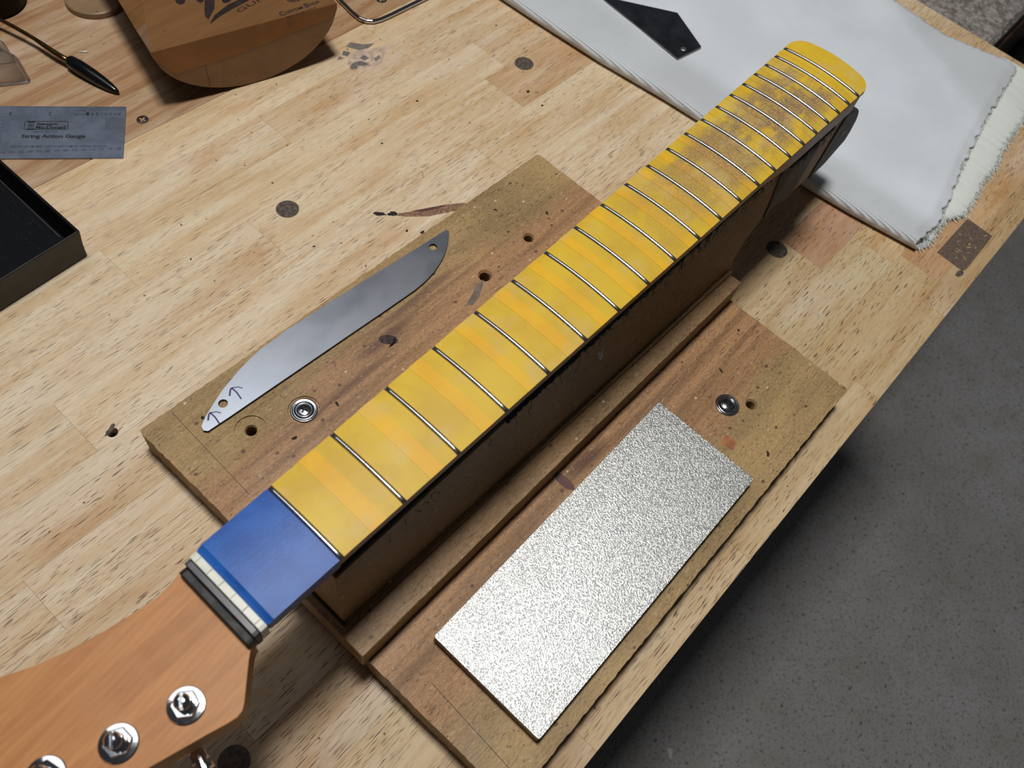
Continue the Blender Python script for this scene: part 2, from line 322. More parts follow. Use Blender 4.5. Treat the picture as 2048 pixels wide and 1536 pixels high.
def bevel(o, w, seg=2, ang=35):
    m = o.modifiers.new('bevel', 'BEVEL'); m.width = w*S; m.segments = seg; m.limit_method = 'ANGLE'; m.angle_limit = math.radians(ang)
    return o
def apply_mods(o):
    dg = bpy.context.evaluated_depsgraph_get(); me = bpy.data.meshes.new_from_object(o.evaluated_get(dg)); o.modifiers.clear(); o.data = me; return o
def cut(o, tools):
    for t in tools:
        m = o.modifiers.new('cut', 'BOOLEAN'); m.object = t; m.operation = 'DIFFERENCE'; m.solver = 'EXACT'
    bpy.context.view_layer.update(); apply_mods(o)
    for t in tools: bpy.data.objects.remove(t)
    return o
def prism(poly, z0, z1):
    n = len(poly); v = [(x, y, z0) for x, y in poly]+[(x, y, z1) for x, y in poly]
    f = [tuple(range(n))[::-1], tuple(range(n, 2*n))]+[(i, (i+1) % n, n+(i+1) % n, n+i) for i in range(n)]
    return v, f
def merge(parts):
    V, F = [], []
    for v, f in parts:
        b = len(V); V += list(v); F += [tuple(i+b for i in q) for q in f]
    return V, F
def lathe(prof, cx, cy, seg=32, close=True):
    V, F = [], []; n = len(prof)
    for k in range(seg):
        a = 2*PI*k/seg
        for r, z in prof: V.append((cx+r*math.cos(a), cy+r*math.sin(a), z))
    for k in range(seg):
        for i in range(n-1):
            a, b = k*n+i, ((k+1) % seg)*n+i; F.append((a, b, b+1, a+1))
    if close:
        F.append(tuple(k*n for k in range(seg))); F.append(tuple(k*n+n-1 for k in range(seg)))
    return V, F
def tube(path, r, seg=12, cap=True):
    P = [Vector(p) for p in path]; n = len(P); V, F = [], []; R = r if isinstance(r, (list, tuple)) else [r]*n
    up = Vector((0, 0, 1))
    for i, p in enumerate(P):
        t = (P[min(i+1, n-1)]-P[max(i-1, 0)]).normalized(); u = up.cross(t)
        if u.length < 1e-4: u = Vector((1, 0, 0)).cross(t)
        u.normalize(); v = t.cross(u)
        for k in range(seg):
            a = 2*PI*k/seg; V.append(tuple(p+(u*math.cos(a)+v*math.sin(a))*R[i]))
    for i in range(n-1):
        for k in range(seg):
            F.append((i*seg+k, i*seg+(k+1) % seg, (i+1)*seg+(k+1) % seg, (i+1)*seg+k))
    if cap: F.append(tuple(range(seg))); F.append(tuple((n-1)*seg+k for k in range(seg)))
    return V, F
def jag(poly, step_, amp):
    out = []
    for i, a in enumerate(poly):
        b = poly[(i+1) % len(poly)]; L = math.hypot(b[0]-a[0], b[1]-a[1]); n = max(1, int(L/step_))
        for k in range(n):
            t = k/n; j = amp*(random.random()-0.5)*2 if k else 0
            out.append((a[0]+(b[0]-a[0])*t-(b[1]-a[1])/L*j, a[1]+(b[1]-a[1])*t+(b[0]-a[0])/L*j))
    return out
def rounded(poly, r, seg=5):
    out = []; n = len(poly)
    for i in range(n):
        p = Vector(poly[i]); a = (Vector(poly[i-1])-p); b = (Vector(poly[(i+1) % n])-p); d = min(r, a.length*0.45, b.length*0.45)
        a = p+a.normalized()*d; b = p+b.normalized()*d
        for k in range(seg+1):
            t = k/seg; q = a*(1-t)**2+p*2*t*(1-t)+b*t*t; out.append((q.x, q.y))
    return out
def blob(cx, cy, rx, ry, rot=0, n=14, irr=0.25, seed=0):
    rnd = random.Random(seed); out = []
    for k in range(n):
        a = 2*PI*k/n; m = 1+irr*(rnd.random()-0.5)*2; x = rx*m*math.cos(a); y = ry*m*math.sin(a)
        out.append((cx+x*math.cos(rot)-y*math.sin(rot), cy+x*math.sin(rot)+y*math.cos(rot)))
    return out
def text_mesh(name, body, x, y, z, width, height, ang, mat, parent, bold=0.0, h=0.08, shear=0.0):
    """flat lettering whose box starts at (x, y), runs along ang, width x height in mm"""
    cu = bpy.data.curves.new(name, 'FONT'); cu.body = body; cu.size = 1; cu.offset = bold; cu.shear = shear; cu.resolution_u = 3
    t = bpy.data.objects.new(name, cu); COL.objects.link(t); bpy.context.view_layer.update()
    dg = bpy.context.evaluated_depsgraph_get(); me = bpy.data.meshes.new_from_object(t.evaluated_get(dg)); bpy.data.objects.remove(t)
    xs = [v.co.x for v in me.vertices]; ys = [v.co.y for v in me.vertices]; x0, x1, y0, y1 = min(xs), max(xs), min(ys), max(ys)
    L = Vector(parent['_o']); ca, sa = math.cos(ang), math.sin(ang)
    for v in me.vertices:
        a = (v.co.x-x0)/(x1-x0)*width; b = (v.co.y-y0)/(y1-y0)*height
        v.co = (Vector((x+a*ca-b*sa, y+a*sa+b*ca, z+h))-L)*S
    me.materials.append(mat); o = bpy.data.objects.new(name, me); COL.objects.link(o); o.parent = parent; o['_o'] = [float(v) for v in L]
    return o
def lerp(a, b, t): return a+(b-a)*t

# ================================================================== SETTING: floor
v, f = prism([(-1500, -1600), (3200, -1600), (3200, 1800), (-1500, 1800)], -BENCH_H-20, -BENCH_H)
obj('floor', v, f, M['floor'], kind='structure', org=(0, 0, -BENCH_H))

# ================================================================== WORKBENCH
bench = empty('workbench', (160, 200, -BENCH_H), 'wooden workbench with a laminated pale top of glued staves and a pine back board', 'workbench')
XL, XR = -420.0, 820.0
def rowy(y0, x):                 # stave joints converge very slightly, as measured
    s = lerp(-0.014, -0.047, (y0+157)/500.0); return y0+s*(x-300)
rows = [-157.5, -138, -104, -67.5, -31.5, 4.5, 40, 76, 112, 150, 191, 232, 270, 306, 340.5]
CR = (222, 197, 160)
tints = {  # row index: list of (end x of the stave, tint, pore strength)
 0: [(-60, (206, 180, 144), .8), (84, (196, 165, 128), .9), (230, (206, 176, 132), .8), (390, (202, 172, 122), .8), (490, (196, 162, 108), .8), (700, (188, 152, 98), .8), (XR, (200, 150, 96), .7)],
 1: [(40, (190, 160, 126), 1), (300, (200, 168, 120), 1), (517, (196, 162, 108), .95), (592, (192, 138, 84), .8), (XR, (206, 160, 104), .7)],
 2: [(-20, (182, 150, 118), 1), (330, (200, 170, 124), 1), (505, (202, 176, 128), 1), (XR, (206, 168, 116), .8)],
 3: [(-90, (196, 168, 134), 1), (140, (190, 160, 126), 1), (457, (204, 176, 132), 1), (640, (190, 140, 108), .8), (XR, (204, 168, 120), .7)],
 4: [(-30, (186, 154, 124), 1), (280, (204, 178, 142), 1), (500, (196, 164, 128), .9), (XR, (206, 172, 126), .7)],
 5: [(-120, (206, 184, 152), .9), (180, (196, 170, 136), 1), (XR, (214, 190, 150), .9)],
 6: [(30, (210, 188, 158), .9), (420, (214, 192, 158), .9), (XR, (220, 196, 158), .8)],
 7: [(-60, (214, 194, 166), .8), (240, (214, 194, 164), .8), (XR, (222, 198, 158), .7)],
 8: [(110, (216, 196, 168), .8), (520, (224, 202, 168), .65), (XR, (216, 186, 144), .6)],
 9: [(10, (220, 200, 172), .7), (350, (228, 208, 178), .6), (XR, (222, 198, 158), .6)],
 10: [(180, (222, 200, 168), .6), (412, (224, 200, 162), .55), (XR, (206, 166, 122), .65)],
 11: [(95, (224, 204, 172), .5), (436, (224, 200, 160), .5), (XR, (208, 170, 126), .6)],
 12: [(250, (224, 202, 168), .45), (500, (212, 178, 136), .6), (XR, (220, 196, 156), .5)],
 13: [(60, (224, 204, 172), .4), (380, (226, 202, 162), .4), (XR, (218, 190, 148), .5)],
}
staves = []
for r in range(len(rows)-1):
    x0 = XL
    for (x1, tint, al) in tints[r]:
        gp = 0.03; tint = tuple(int(lerp(c_, m_, 0.5 if r >= 5 and not (r == 10 and x0 > 400) else 0.15)) for c_, m_ in zip(tint, (216, 190, 156))); al = min(1, al+0.12)
        q = [(x0+gp, rowy(rows[r], x0)+gp), (x1-gp, rowy(rows[r], x1)+gp), (x1-gp, rowy(rows[r+1], x1)-gp), (x0+gp, rowy(rows[r+1], x0)-gp)]
        v, f = prism(q, -38, 0)
        o = obj('stave', v, f, M['bench'], bench); o.color = (*lin(tint), al); bevel(o, 0.09, 1)
        staves.append((r, x0, x1, o)); x0 = x1
q = [(XL, rowy(340.5, XL)+0.6), (XR, rowy(340.5, XR)+0.6), (XR, 760), (XL, 760)]
v, f = prism(q, -38, -0.2); pine = obj('pine_back_board', v, f, M['pine'], bench, label='browner pine board along the back of the top'); pine.color = (*lin((182, 144, 106)), .7); bevel(pine, 0.8, 2)  # pine tint lowered to carry the shade over the back of the bench
for n_, (lx, ly) in enumerate(((-380, -110), (780, -110), (-380, 700), (780, 700))):
    v, f = prism([(lx-35, ly-35), (lx+35, ly-35), (lx+35, ly+35), (lx-35, ly+35)], -BENCH_H, -38); bevel(obj('leg', v, f, M['dark_wood'], bench), 3)
for y_ in (-100, 660):
    v, f = prism([(-345, y_), (745, y_), (745, y_+25), (-345, y_+25)], -140, -38.2); obj('apron', v, f, M['dark_wood'], bench)
def decal(name, poly, mat, par=None, z=0.0, h=0.12, label=None):
    v, f = prism(poly, z-0.05, z+h); return obj(name, v, f, mat, par or bench, label=label)
# round plugs of dark filler
for (x, y, r) in ((207, 226.9, 8.0), (450.6, 220.1, 8.0), (447, -37.0, 8.2), (-43, -24, 8)):
    v, f = lathe([(0.01, 0.10), (r-0.5, 0.10), (r, -0.02), (r, -1)], x, y, 32, False); obj('round_plug', v, f, M['plug'], bench, smooth=False)
decal('rectangular_inlay', [(595, -128.5), (593.6, -151.5), (545, -151.5), (541.0, -150), (542.3, -127)], M['inlay'], h=0.15, label='grey brown rectangular inlay near the front edge')
for k in range(12):
    x = random.uniform(548, 590); y = random.uniform(-148, -131); a = random.uniform(0, PI)
    decal('glue_chip', blob(x, y, random.uniform(1.2, 3), 0.35, a, 7, 0.3, k), M['straw'], z=0.15, h=0.15)
decal('notch_mark', blob(537, -149.5, 4.6, 2.2, -0.2, 16, 0.1, 3), M['plug'], h=0.1)
# burn marks, paint patch, stains
decal('burn_mark', blob(251.6, 181.5, 4.2, 2.0, -0.75, 16, 0.3, 4), M['burn']); decal('burn_mark', blob(258.1, 175.7, 3.2, 2.0, -0.75, 16, 0.3, 5), M['burn'])
decal('brown_streak', [(262, 173), (275, 165.5), (290, 158.5), (303, 150), (309, 142.5), (303, 143), (290, 150), (276, 157), (264, 167), (258, 174)], M['stain'], h=0.04)
decal('brown_streak', [(270, 168.8), (284, 161.5), (293, 156), (286, 157.5), (274, 164)], M['stain2'], h=0.05)
for (x, y, rr, s) in ((255, 158, 1.2, 1), (262, 150, 1.5, 2), (239, 141, 1.0, 8), (352, 245, 1.3, 3), (300, 230, 0.9, 5), (428, 196, 1.6, 6), (425, 178, 1.4, 7)):
    decal('nail_hole', blob(x, y, rr, rr*0.8, 0, 10, 0.3, s), M['burn'], h=0.03)
decal('bare_patch', [(339, 309), (347, 317), (356, 317), (366, 311), (383, 303), (369, 300), (360, 293), (349, 294), (343, 300)], M['pink'], h=0.04, label='pale scraped patch with flakes of grey paint')
for pl in ([(352, 325), (358, 327), (364, 319), (372, 314), (364, 313), (357, 316)], [(343, 320), (347, 323), (350, 318), (345, 316)], [(336, 318), (340, 320), (341, 316)],
           [(338, 306), (344, 308), (350, 305), (352, 299), (347, 300), (344, 303), (341, 301), (337, 303)], [(351, 309), (356, 309), (357, 304), (352, 304)], [(360, 301), (366, 302), (364, 298), (358, 298)]):
    decal('paint_flake', pl, M['paint'], z=0.04, h=0.10)
for k in range(46):       # pits and specks scattered over the pale top, each a shallow scrap
    x = random.uniform(60, 480); y = random.uniform(150, 330)
    decal('speck', blob(x, y, random.uniform(.5, 1.3), random.uniform(.3, .7), random.uniform(0, PI), 7, 0.35, k), M['stain'] if k % 3 else M['burn'], h=0.02)
for (cx, cy) in ((412, 178), (438, 172), (446, 160), (300, 190), (275, 118)):   # clusters of little gouges
    for k in range(7):
        decal('gouge', blob(cx+random.gauss(0, 4), cy+random.gauss(0, 3), random.uniform(.4, 1.1), 0.35, random.uniform(0, PI), 6, 0.4, k), M['stain'], h=0.02)
def crosshead(x, y, z, r, name='screw', parent=None, mat=None, dome=0.6):
    """a countersunk cross-head screw, head level z"""
    prof = [(0.01, z+dome)]+[(r*t, z+dome*(1-t*t)) for t in (0.3, 0.6, 0.85, 1.0)]+[(r, z-0.6), (r*0.5, z-2.5), (r*0.4, z-8)]
    v, f = lathe(prof, x, y, 28, True); s = obj(name, v, f, mat or M['nickel_screw'], parent, smooth=False)
    a = 0.4; w_, l_ = r*0.16, r*0.62
    pc = [(w_, l_), (w_, w_), (l_, w_), (l_, -w_), (w_, -w_), (w_, -l_), (-w_, -l_), (-w_, -w_), (-l_, -w_), (-l_, w_), (-w_, w_), (-w_, l_)]
    pc = [(x+p[0]*math.cos(a)-p[1]*math.sin(a), y+p[0]*math.sin(a)+p[1]*math.cos(a)) for p in pc]
    v, f = prism(pc, z-1.0, z+dome+1); t = obj('tool', v, f, M['black'], parent); cut(s, [t]); s.data.materials.append(M['black'])
    for q in s.data.polygons:
        if q.normal.z > 0.9 and abs((q.center.z/S+s['_o'][2])-(z-1.0)) < 0.15: q.material_index = len(s.data.materials)-1
    return s
for (x, y, r) in ((185.8, 358.2, 4.2), (415.1, 350.5, 4.6)):
    crosshead(x, y, -0.2, r, 'screw', bench, M['old_screw'], 0.3)
# a drilled hole in the pale staves
for r, x0, x1, o in staves:
    if r == 9 and x0 <= 22.7 <= x1:
        v, f = lathe([(0.01, 2), (3.4, 2), (3.0, -1.2), (2.6, -10), (0.01, -10)], 22.7, 164.1, 16, True); t = obj('tool', v, f, M['hole'], bench)
        bpy.context.view_layer.update(); col = tuple(o.color); cut(o, [t]); o.color = col
decal('hole_lining', blob(22.7, 164.1, 3.4, 3.2, 0, 14, 0.1, 2), M['hole'], z=-6)
decal('torn_rim', blob(22.9, 166.6, 4.2, 1.6, 0.3, 14, 0.4, 12), M['plug'], h=0.03)

# ================================================================== NECK SUPPORT JIG
jig = empty('neck_support_jig', (197, 0, 0), 'old brown wooden jig with a ledge and tall block holding up the yellow-taped neck', 'jig')
base_poly = [(31.5, -106), (31.2, 142.0), (362.6, 133.5), (361.0, -137.4), (33.2, -136.8)]
base_poly = [(32.6, -136.8), (30.8, 142.3), (363.0, 133.5), (360.8, -137.4)]
v, f = prism(jag(rounded(base_poly, 2.2, 3), 2.6, 0.3), 0.05, 22)
base = obj('base_board', v, f, M['jig'], jig, mats=[M['jig'], M['jig_side']], fm=lambda p: 0 if p.normal.z > 0.5 else 1)
def threaded(x, y, top, r, depth, cb=0, cbr=0):
    prof = [(0.01, top+3), ((cbr or r), top+3)]
    if cb: prof += [(cbr, top-cb), (r, top-cb-0.3)]
    else: prof += [(r*1.12, top+0.01), (r, top-0.8)]
    z = top-cb-1
    while z > top-depth: prof += [(r*0.84, z-0.7), (r, z-1.4)]; z -= 1.4
    prof += [(0.01, z-1)]
    v, f = lathe(prof, x, y, 24, True); return obj('tool', v, f, M['hole'], jig)
holes = [(74.3, 101.0, 3.6, 9.0, 1.0), (298.9, 86.3, 3.6, 0, 0), (253.1, 84.6, 4.3, 0, 0), (303.9, -98.0, 3.5, 0, 0)]
tl = [threaded(x, y, 22, r, 15, cb, cbr) for (x, y, r, cbr, cb) in holes]
v, f = lathe([(0.01, 25), (9.6, 25), (9.2, 21.0), (0.01, 21.0)], 103.7, 89.9, 32, True); tl.append(obj('tool', v, f, M['hole'], jig))
bpy.context.view_layer.update(); cut(base, tl)
for (x, y, r, cbr, cb) in holes: decal('hole_bottom', blob(x, y, r*0.83, r*0.83, 0, 14, 0.05, 2), M['hole'], jig, z=9.5)
# screws with their cup washers
def washer_screw(x, y, z, ro, proud, label):
    prof = [(ro*0.45, z+0.2), (ro*0.52, z+0.9+proud), (ro*0.60, z+1.1+proud), (ro*0.68, z+0.5+proud*0.6), (ro*0.80, z+0.25), (ro*0.9, z+0.9), (ro, z+0.7), (ro, z-0.2), (ro*0.45, z-0.2)]
    V, F = lathe(prof, x, y, 40, False); n = len(prof)
    for k in range(40): a, b = k*n, ((k+1) % 40)*n; F.append((a, b, b+n-1, a+n-1))
    s = crosshead(x, y, z+0.9+proud*0.7, ro*0.47, 'screw', jig); s['label'] = label
    wa = obj('cup_washer', V, F, M['washer'], s, smooth=True)
    return s
washer_screw(103.7, 89.9, 21.2, 7.8, 0.3, 'cross-head screw sunk in a bright cup washer')
washer_screw(291.6, -87.4, 22.0, 7.7, 1.2, 'cross-head screw standing proud in a bright cup washer')
# pencil lines on the base
for (a, b) in (((50.3, 139.8), (48.4, 71)), ((46.0, -70), (43, -134))):
    dx, dy = b[0]-a[0], b[1]-a[1]; L = math.hypot(dx, dy); nx, ny = -dy/L*0.16, dx/L*0.16
    decal('pencil_line', [(a[0]+nx, a[1]+ny), (b[0]+nx, b[1]+ny), (b[0]-nx, b[1]-ny), (a[0]-nx, a[1]-ny)], M['pencil'], jig, z=22, h=0.03)
decal('knot', blob(172.5, 91.5, 6.0, 3.4, -0.9, 22, 0.06, 9), simple('dark_knot', (66, 44, 38), 0.35, scale=500, var=0.3), jig, z=22, h=0.25)
decal('knot_rim', [(168.6, 87.4), (171.5, 86.6), (174.4, 87.2), (176.2, 88.8), (176.6, 90.6), (175.6, 89.8), (173.6, 88.4), (171.0, 88.0)], simple('shiny_resin', (30, 24, 24), 0.15), jig, z=22, h=0.35)
for pl in ([(236, 80), (243, 83.5), (250, 83), (246, 80), (238, 75.5), (230, 74), (226, 76.5)],): decal('grey_glue_smear', pl, simple('grey_smear', (128, 112, 100), 0.5), jig, z=22, h=0.04)
decal('red_stain', blob(178.5, -47.5, 3, 8, 0, 14, 0.15, 4), simple('red_knot_stain', (104, 66, 58), 0.6), jig, z=22, h=0.03)
decal('orange_scrap', [(266, -100), (274, -98), (275, -106), (268, -108)], simple('rusty_patch', (176, 112, 66), 0.6), jig, z=22, h=0.03)
for k, (x, y) in enumerate(((310, -70), (318, -122), (282, -125), (330, -103), (345, -60), (338, 100), (300, 118), (278, 105), (325, 92), (290, 76), (120, 80), (137, 101), (60, 125), (57, 108), (88, 80))):
    decal('dent', blob(x, y, random.uniform(1, 2.2), random.uniform(.7, 1.2), random.uniform(0, PI), 10, 0.35, k), M['stain'] if k % 2 else M['burn'], jig, z=22, h=0.02)
# ledge plank
lp = [(28.4, -39.6), (362.6, -42.6), (362.6, 30), (28.4, 30)]
v, f = prism(jag(rounded(lp, 0.8, 2), 6, 0.12), 22.1, 41)
ledge = obj('ledge_board', v, f, M['ledge'], jig, mats=[M['ledge'], M['jig_side']], fm=lambda p: 0 if p.normal.z > 0.5 else 1); bevel(ledge, 0.5, 2)
# tall block: profile in X-Z, swept across Y, its near face leaning out towards the far end
prof = [(33, 41.1), (363, 41.1), (366, 54), (372, 61), (381, 67), (391, 69), (403, 62), (420, 56), (439, 51), (465, 46), (498, 46.5), (512, 49), (519, 55), (519, 61), (513, 70), (504, 80), (494, 88), (482, 98), (470, 106), (458, 108.5), (33, 111.5)]
def ynear(x, z):
    t = 1.5+10*(x-33)/330
    y = -20.3-(112-z)/71*t
    return y if x < 385 else lerp(y, -24.0, min(1, (x-385)/25))
def sweep(prof_, off=0.0, far=18.0):
    n = len(prof_); V = [(x, ynear(x, z)-off, z) for x, z in prof_]+[(x, far+off, z) for x, z in prof_]
    F = [tuple(range(n)), tuple(range(2*n-1, n-1, -1))]+[(i, (i+1) % n, n+(i+1) % n, n+i) for i in range(n)]
    return V, F
def tri(o):
    bm = bmesh.new(); bm.from_mesh(o.data); bmesh.ops.triangulate(bm, faces=[q for q in bm.faces if len(q.verts) > 4]); bm.to_mesh(o.data); bm.free(); return o
pp = []
for i, a in enumerate(prof):
    b = prof[(i+1) % len(prof)]; n_ = max(1, int(math.hypot(b[0]-a[0], b[1]-a[1])/30))
    for k in range(n_): pp.append((lerp(a[0], b[0], k/n_), lerp(a[1], b[1], k/n_)))
v, f = sweep(pp); blk = tri(obj('support_block', v, f, M['block'], jig)); bevel(blk, 0.7, 2, 40)
# foot strip of the block seen as a thin lip, with a dark strip standing in for the joint's shadow above it
v, f = prism([(31.0, -24.6), (363.0, -33.6), (363.0, 14), (31.0, 14)], 41.05, 44.2); obj('foot_strip', v, f, M['ledge'], jig)
v, f = prism([(31.6, -23.2), (32.9, -23.2), (32.9, 15), (31.6, 15)], 44.3, 47); obj('joint_shadow_strip', v, f, M['hole'], jig)
# leather wraps on the cantilevered arm
def wrap(x0, x1, off, curve):
    lower = [p for p in pp if x0 < p[0] < x1 and p[1] < 75]; P = [(x0, 47+max(0, 440-x0)*0.25)]
    low = lambda x: {True: 0}.get(False) or (lerp(69, 51, (x-391)/48) if x < 439 else lerp(51, 46, min(1, (x-439)/26)) if x < 498 else lerp(46.5, 55, min(1, (x-498)/21)))
    top = lambda x: 107.5 if x < 462 else 57+50.5*math.sqrt(max(0, 1-((x-462)/58.0)**2))
    n = 12; A = [(lerp(x0, x1, k/n), low(lerp(x0, x1, k/n))-0.9) for k in range(n+1)]; B = [(lerp(x1, x0, k/n)+curve*math.sin(PI*k/n*0.0), top(lerp(x1, x0, k/n))) for k in range(n+1)]
    Vn, Fn = sweep(A+B, off); return Vn, Fn
for (a, b, off) in ((394, 447, 1.0), (475, 519.5, 1.1)):
    v, f = wrap(a, b, off, 0); bevel(tri(obj('leather_wrap', v, f, M['leather'], jig, label='dark grey worn leather wrap')), 0.8, 2, 40)
# felt pad with a frayed lower edge below the taped neck
V, F = [], []; x = 140.0; k = 0
while x < 455:
    dens = min(1, max(0.15, (x-120)/160)); d = 1.0+dens*random.uniform(1.5, 8); y0 = ynear(min(x, 380), 112)-0.4 if x < 400 else -25.0
    V += [(x, y0+0.6, 112.2), (x, y0-random.uniform(0.3, 1.6), 112.2-d*0.35), (x, y0-random.uniform(0, 1.4), 112-d)]; x += random.uniform(1.0, 2.4); k += 1
for i in range(k-1): F += [(3*i, 3*i+1, 3*i+4, 3*i+3), (3*i+1, 3*i+2, 3*i+5, 3*i+4)]
pad = obj('felt_pad_fringe', V, F, M['felt'], jig); sm = pad.modifiers.new('s', 'SOLIDIFY'); sm.thickness = 0.0006
v, f = prism([(36, -19.5), (400, -20.2), (455, -23.5), (455, 17), (36, 17)], 111.2, 112.4); obj('felt_pad', v, f, M['felt'], jig, label='grey felt pad under the neck')
parts_ = []
for k in range(110):
    x = random.uniform(250, 452) if k < 90 else random.uniform(60, 250); y = -21.8 if x < 400 else -25.4; z = 111.5; P = [(x, y, z)]; L = random.uniform(3, 11); dx = random.uniform(-.5, .5)
    for j in range(6):
        x += dx*L/6+random.gauss(0, .7); y -= random.uniform(0, .7); z -= L/6*random.uniform(.5, 1.2); P.append((x, y, z))
    parts_.append(tube(P, 0.16, 4, False))
v, f = merge(parts_); obj('loose_threads', v, f, simple('thread_grey', (112, 114, 112), 0.9), jig, kind='stuff')

# ================================================================== GUITAR NECK
ZN = 134.0
neck = empty('guitar_neck', (230, 0, 109), 'guitar neck masked with yellow and blue tape between its silver frets, lying on the block', 'guitar neck')
SCALE = 647.7
def fx(n): return SCALE*(1-2**(-n/12.0))
X21 = fx(21)
def hw(x): return (42+14*max(0, x)/X21)/2
RAD = 184.0
def crown(y, x=0): h = hw(x); return (math.sqrt(RAD*RAD-y*y)-math.sqrt(RAD*RAD-h*h))
XE = 473.5
def outl(x):       # half width with the rounded heel end
    h = hw(x)
    if x > 463.5: t = (x-463.5)/(XE-463.5); h = h-6.5*(1-math.sqrt(max(0, 1-t*t)))-1.2*t
    return h
def xbulge(x, y): return x-(2.6*(y/27.0)**2 if x > 462 else 0)*min(1, (x-462)/11.0) if x > 462 else x
# shaft: loft of rounded C sections, becoming the square heel
secs = []; xs = [2.3, 20, 60, 120, 200, 280, 350, 372, 388, 400, 430, 462, 466, 469, 471.5, 473]
NS = 24
for x in xs:
    h = outl(x)-0.15; heel = min(1, max(0, (x-350)/40)); depth = lerp(19.5, 21.2, min(1, max(0, x)/350)); depth = lerp(depth, 21.2, heel)
    ring = []
    for k in range(NS//2+1):       # crown, from -y to +y
        y = -h+2*h*k/(NS//2); ring.append((xbulge(x, y)-0.4*(x > 460), y, ZN+crown(y, x)-0.35))
    for k in range(1, NS):
        a = PI*k/NS; cy, sz = math.cos(a), math.sin(a); ex = lerp(0.78, 0.22, heel)
        y = h*math.copysign(abs(cy)**ex, cy); z = ZN-5*(1-heel*0.0)-((depth-5)*abs(sz)**lerp(0.95, 0.25, heel)); ring.append((xbulge(x, y)-0.4*(x > 460), y, z))
    secs.append(ring)
V = [p for r in secs for p in r]; n = len(secs[0]); F = []
for i in range(len(secs)-1):
    for k in range(n): F.append((i*n+k, i*n+(k+1) % n, (i+1)*n+(k+1) % n, (i+1)*n+k))
F += [tuple(range(n)), tuple((len(secs)-1)*n+k for k in range(n))]
obj('neck_shaft', V, F, M['neckwood'], neck, smooth=False)
# frets
for n_ in range(1, 22):
    x = fx(n_); h = hw(x)+0.15; seg = 18; pr = [(-1.15, 0.0), (-1.1, .35), (-.8, .8), (-.35, 1.03), (0, 1.08), (.35, 1.03), (.8, .8), (1.1, .35), (1.15, 0.0)]
    V, F = [], []; ys = [-h]+[-h+0.9+(2*h-1.8)*k/seg for k in range(seg+1)]+[h]
    for y in ys:
        sc = 0.15 if abs(abs(y)-h) < 1e-6 else 1.0
        for (a, b) in pr: V.append((x+a*(0.85 if sc < 1 else 1), y, ZN+crown(y, x)+b*sc-0.05))
    m = len(pr)
    for i in range(len(ys)-1):
        for k in range(m-1): F.append((i*m+k, i*m+k+1, (i+1)*m+k+1, (i+1)*m+k))
        F.append((i*m, (i+1)*m, (i+1)*m+m-1, i*m+m-1))
    F += [tuple(range(m)), tuple((len(ys)-1)*m+k for k in range(m))]
    obj('fret', V, F, M['fret'], neck, smooth=True)
# masking tape strips: each follows the crown and turns down both sides
def strip(name, x0, x1, lift, mat, drop=2.6, nx=2, label=None, side=None):
    V, F = [], []; NY = 16
    for i in range(nx+1):
        x = lerp(x0, x1, i/nx); h = outl(x)+0.1+lift*0.5
        row = [(xbulge(x, -h), -h-0.15, ZN-drop), (xbulge(x, -h), -h-0.12, ZN-0.6)]+[(xbulge(x, y), y, ZN+crown(y, x)+lift) for y in [-h+2*h*k/NY for k in range(NY+1)]]+[(xbulge(x, h), h+0.12, ZN-0.6), (xbulge(x, h), h+0.15, ZN-drop)]
        V += row
    m = len(row)
    for i in range(nx):
        for k in range(m-1): F.append((i*m+k, i*m+k+1, (i+1)*m+k+1, (i+1)*m+k))
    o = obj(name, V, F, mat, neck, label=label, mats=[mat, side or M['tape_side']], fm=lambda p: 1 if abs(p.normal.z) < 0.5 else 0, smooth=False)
    s = o.modifiers.new('s', 'SOLIDIFY'); s.thickness = 0.00014; s.offset = -1; return o
for n_ in range(1, 21):
    a, b = fx(n_)+1.25, fx(n_+1)-1.25; w_ = b-a
    if n_ <= 12:
        m0, m1 = a+w_*random.uniform(.44, .5), a+w_*random.uniform(.70, .78)
        if n_ > 7: m0, m1 = a+w_*random.uniform(.55, .62), a+w_*random.uniform(.82, .9)
        strip('masking_tape', a, m1, 0.14, M['tape']); strip('masking_tape', m1, b, 0.14, M['tape'])
        strip('masking_tape', m0, m1, 0.30, M['tape2'], label='doubled darker band of yellow tape', drop=2.7)
    else:
        strip('masking_tape', a, b, 0.14, M['tape'])
        m0 = a+w_*random.uniform(.45, .7); strip('masking_tape', m0, m0+w_*0.22, 0.28, M['tape'], drop=2.7)
strip('masking_tape', X21+1.25, XE, 0.14, M['tape'], nx=16, drop=2.6)
# front face of the heel covered with the same tape
V, F = [], []
for k in range(17):
    y = -19.5+39*k/16.0; V += [(xbulge(XE, y)+0.1, y, ZN+crown(y, XE)+0.1), (xbulge(XE, y)+0.15, y, ZN-6)]
for k in range(16): F.append((2*k, 2*k+1, 2*k+3, 2*k+2))
o = obj('masking_tape', V, F, M['tape'], neck); s = o.modifiers.new('s', 'SOLIDIFY'); s.thickness = 0.00015
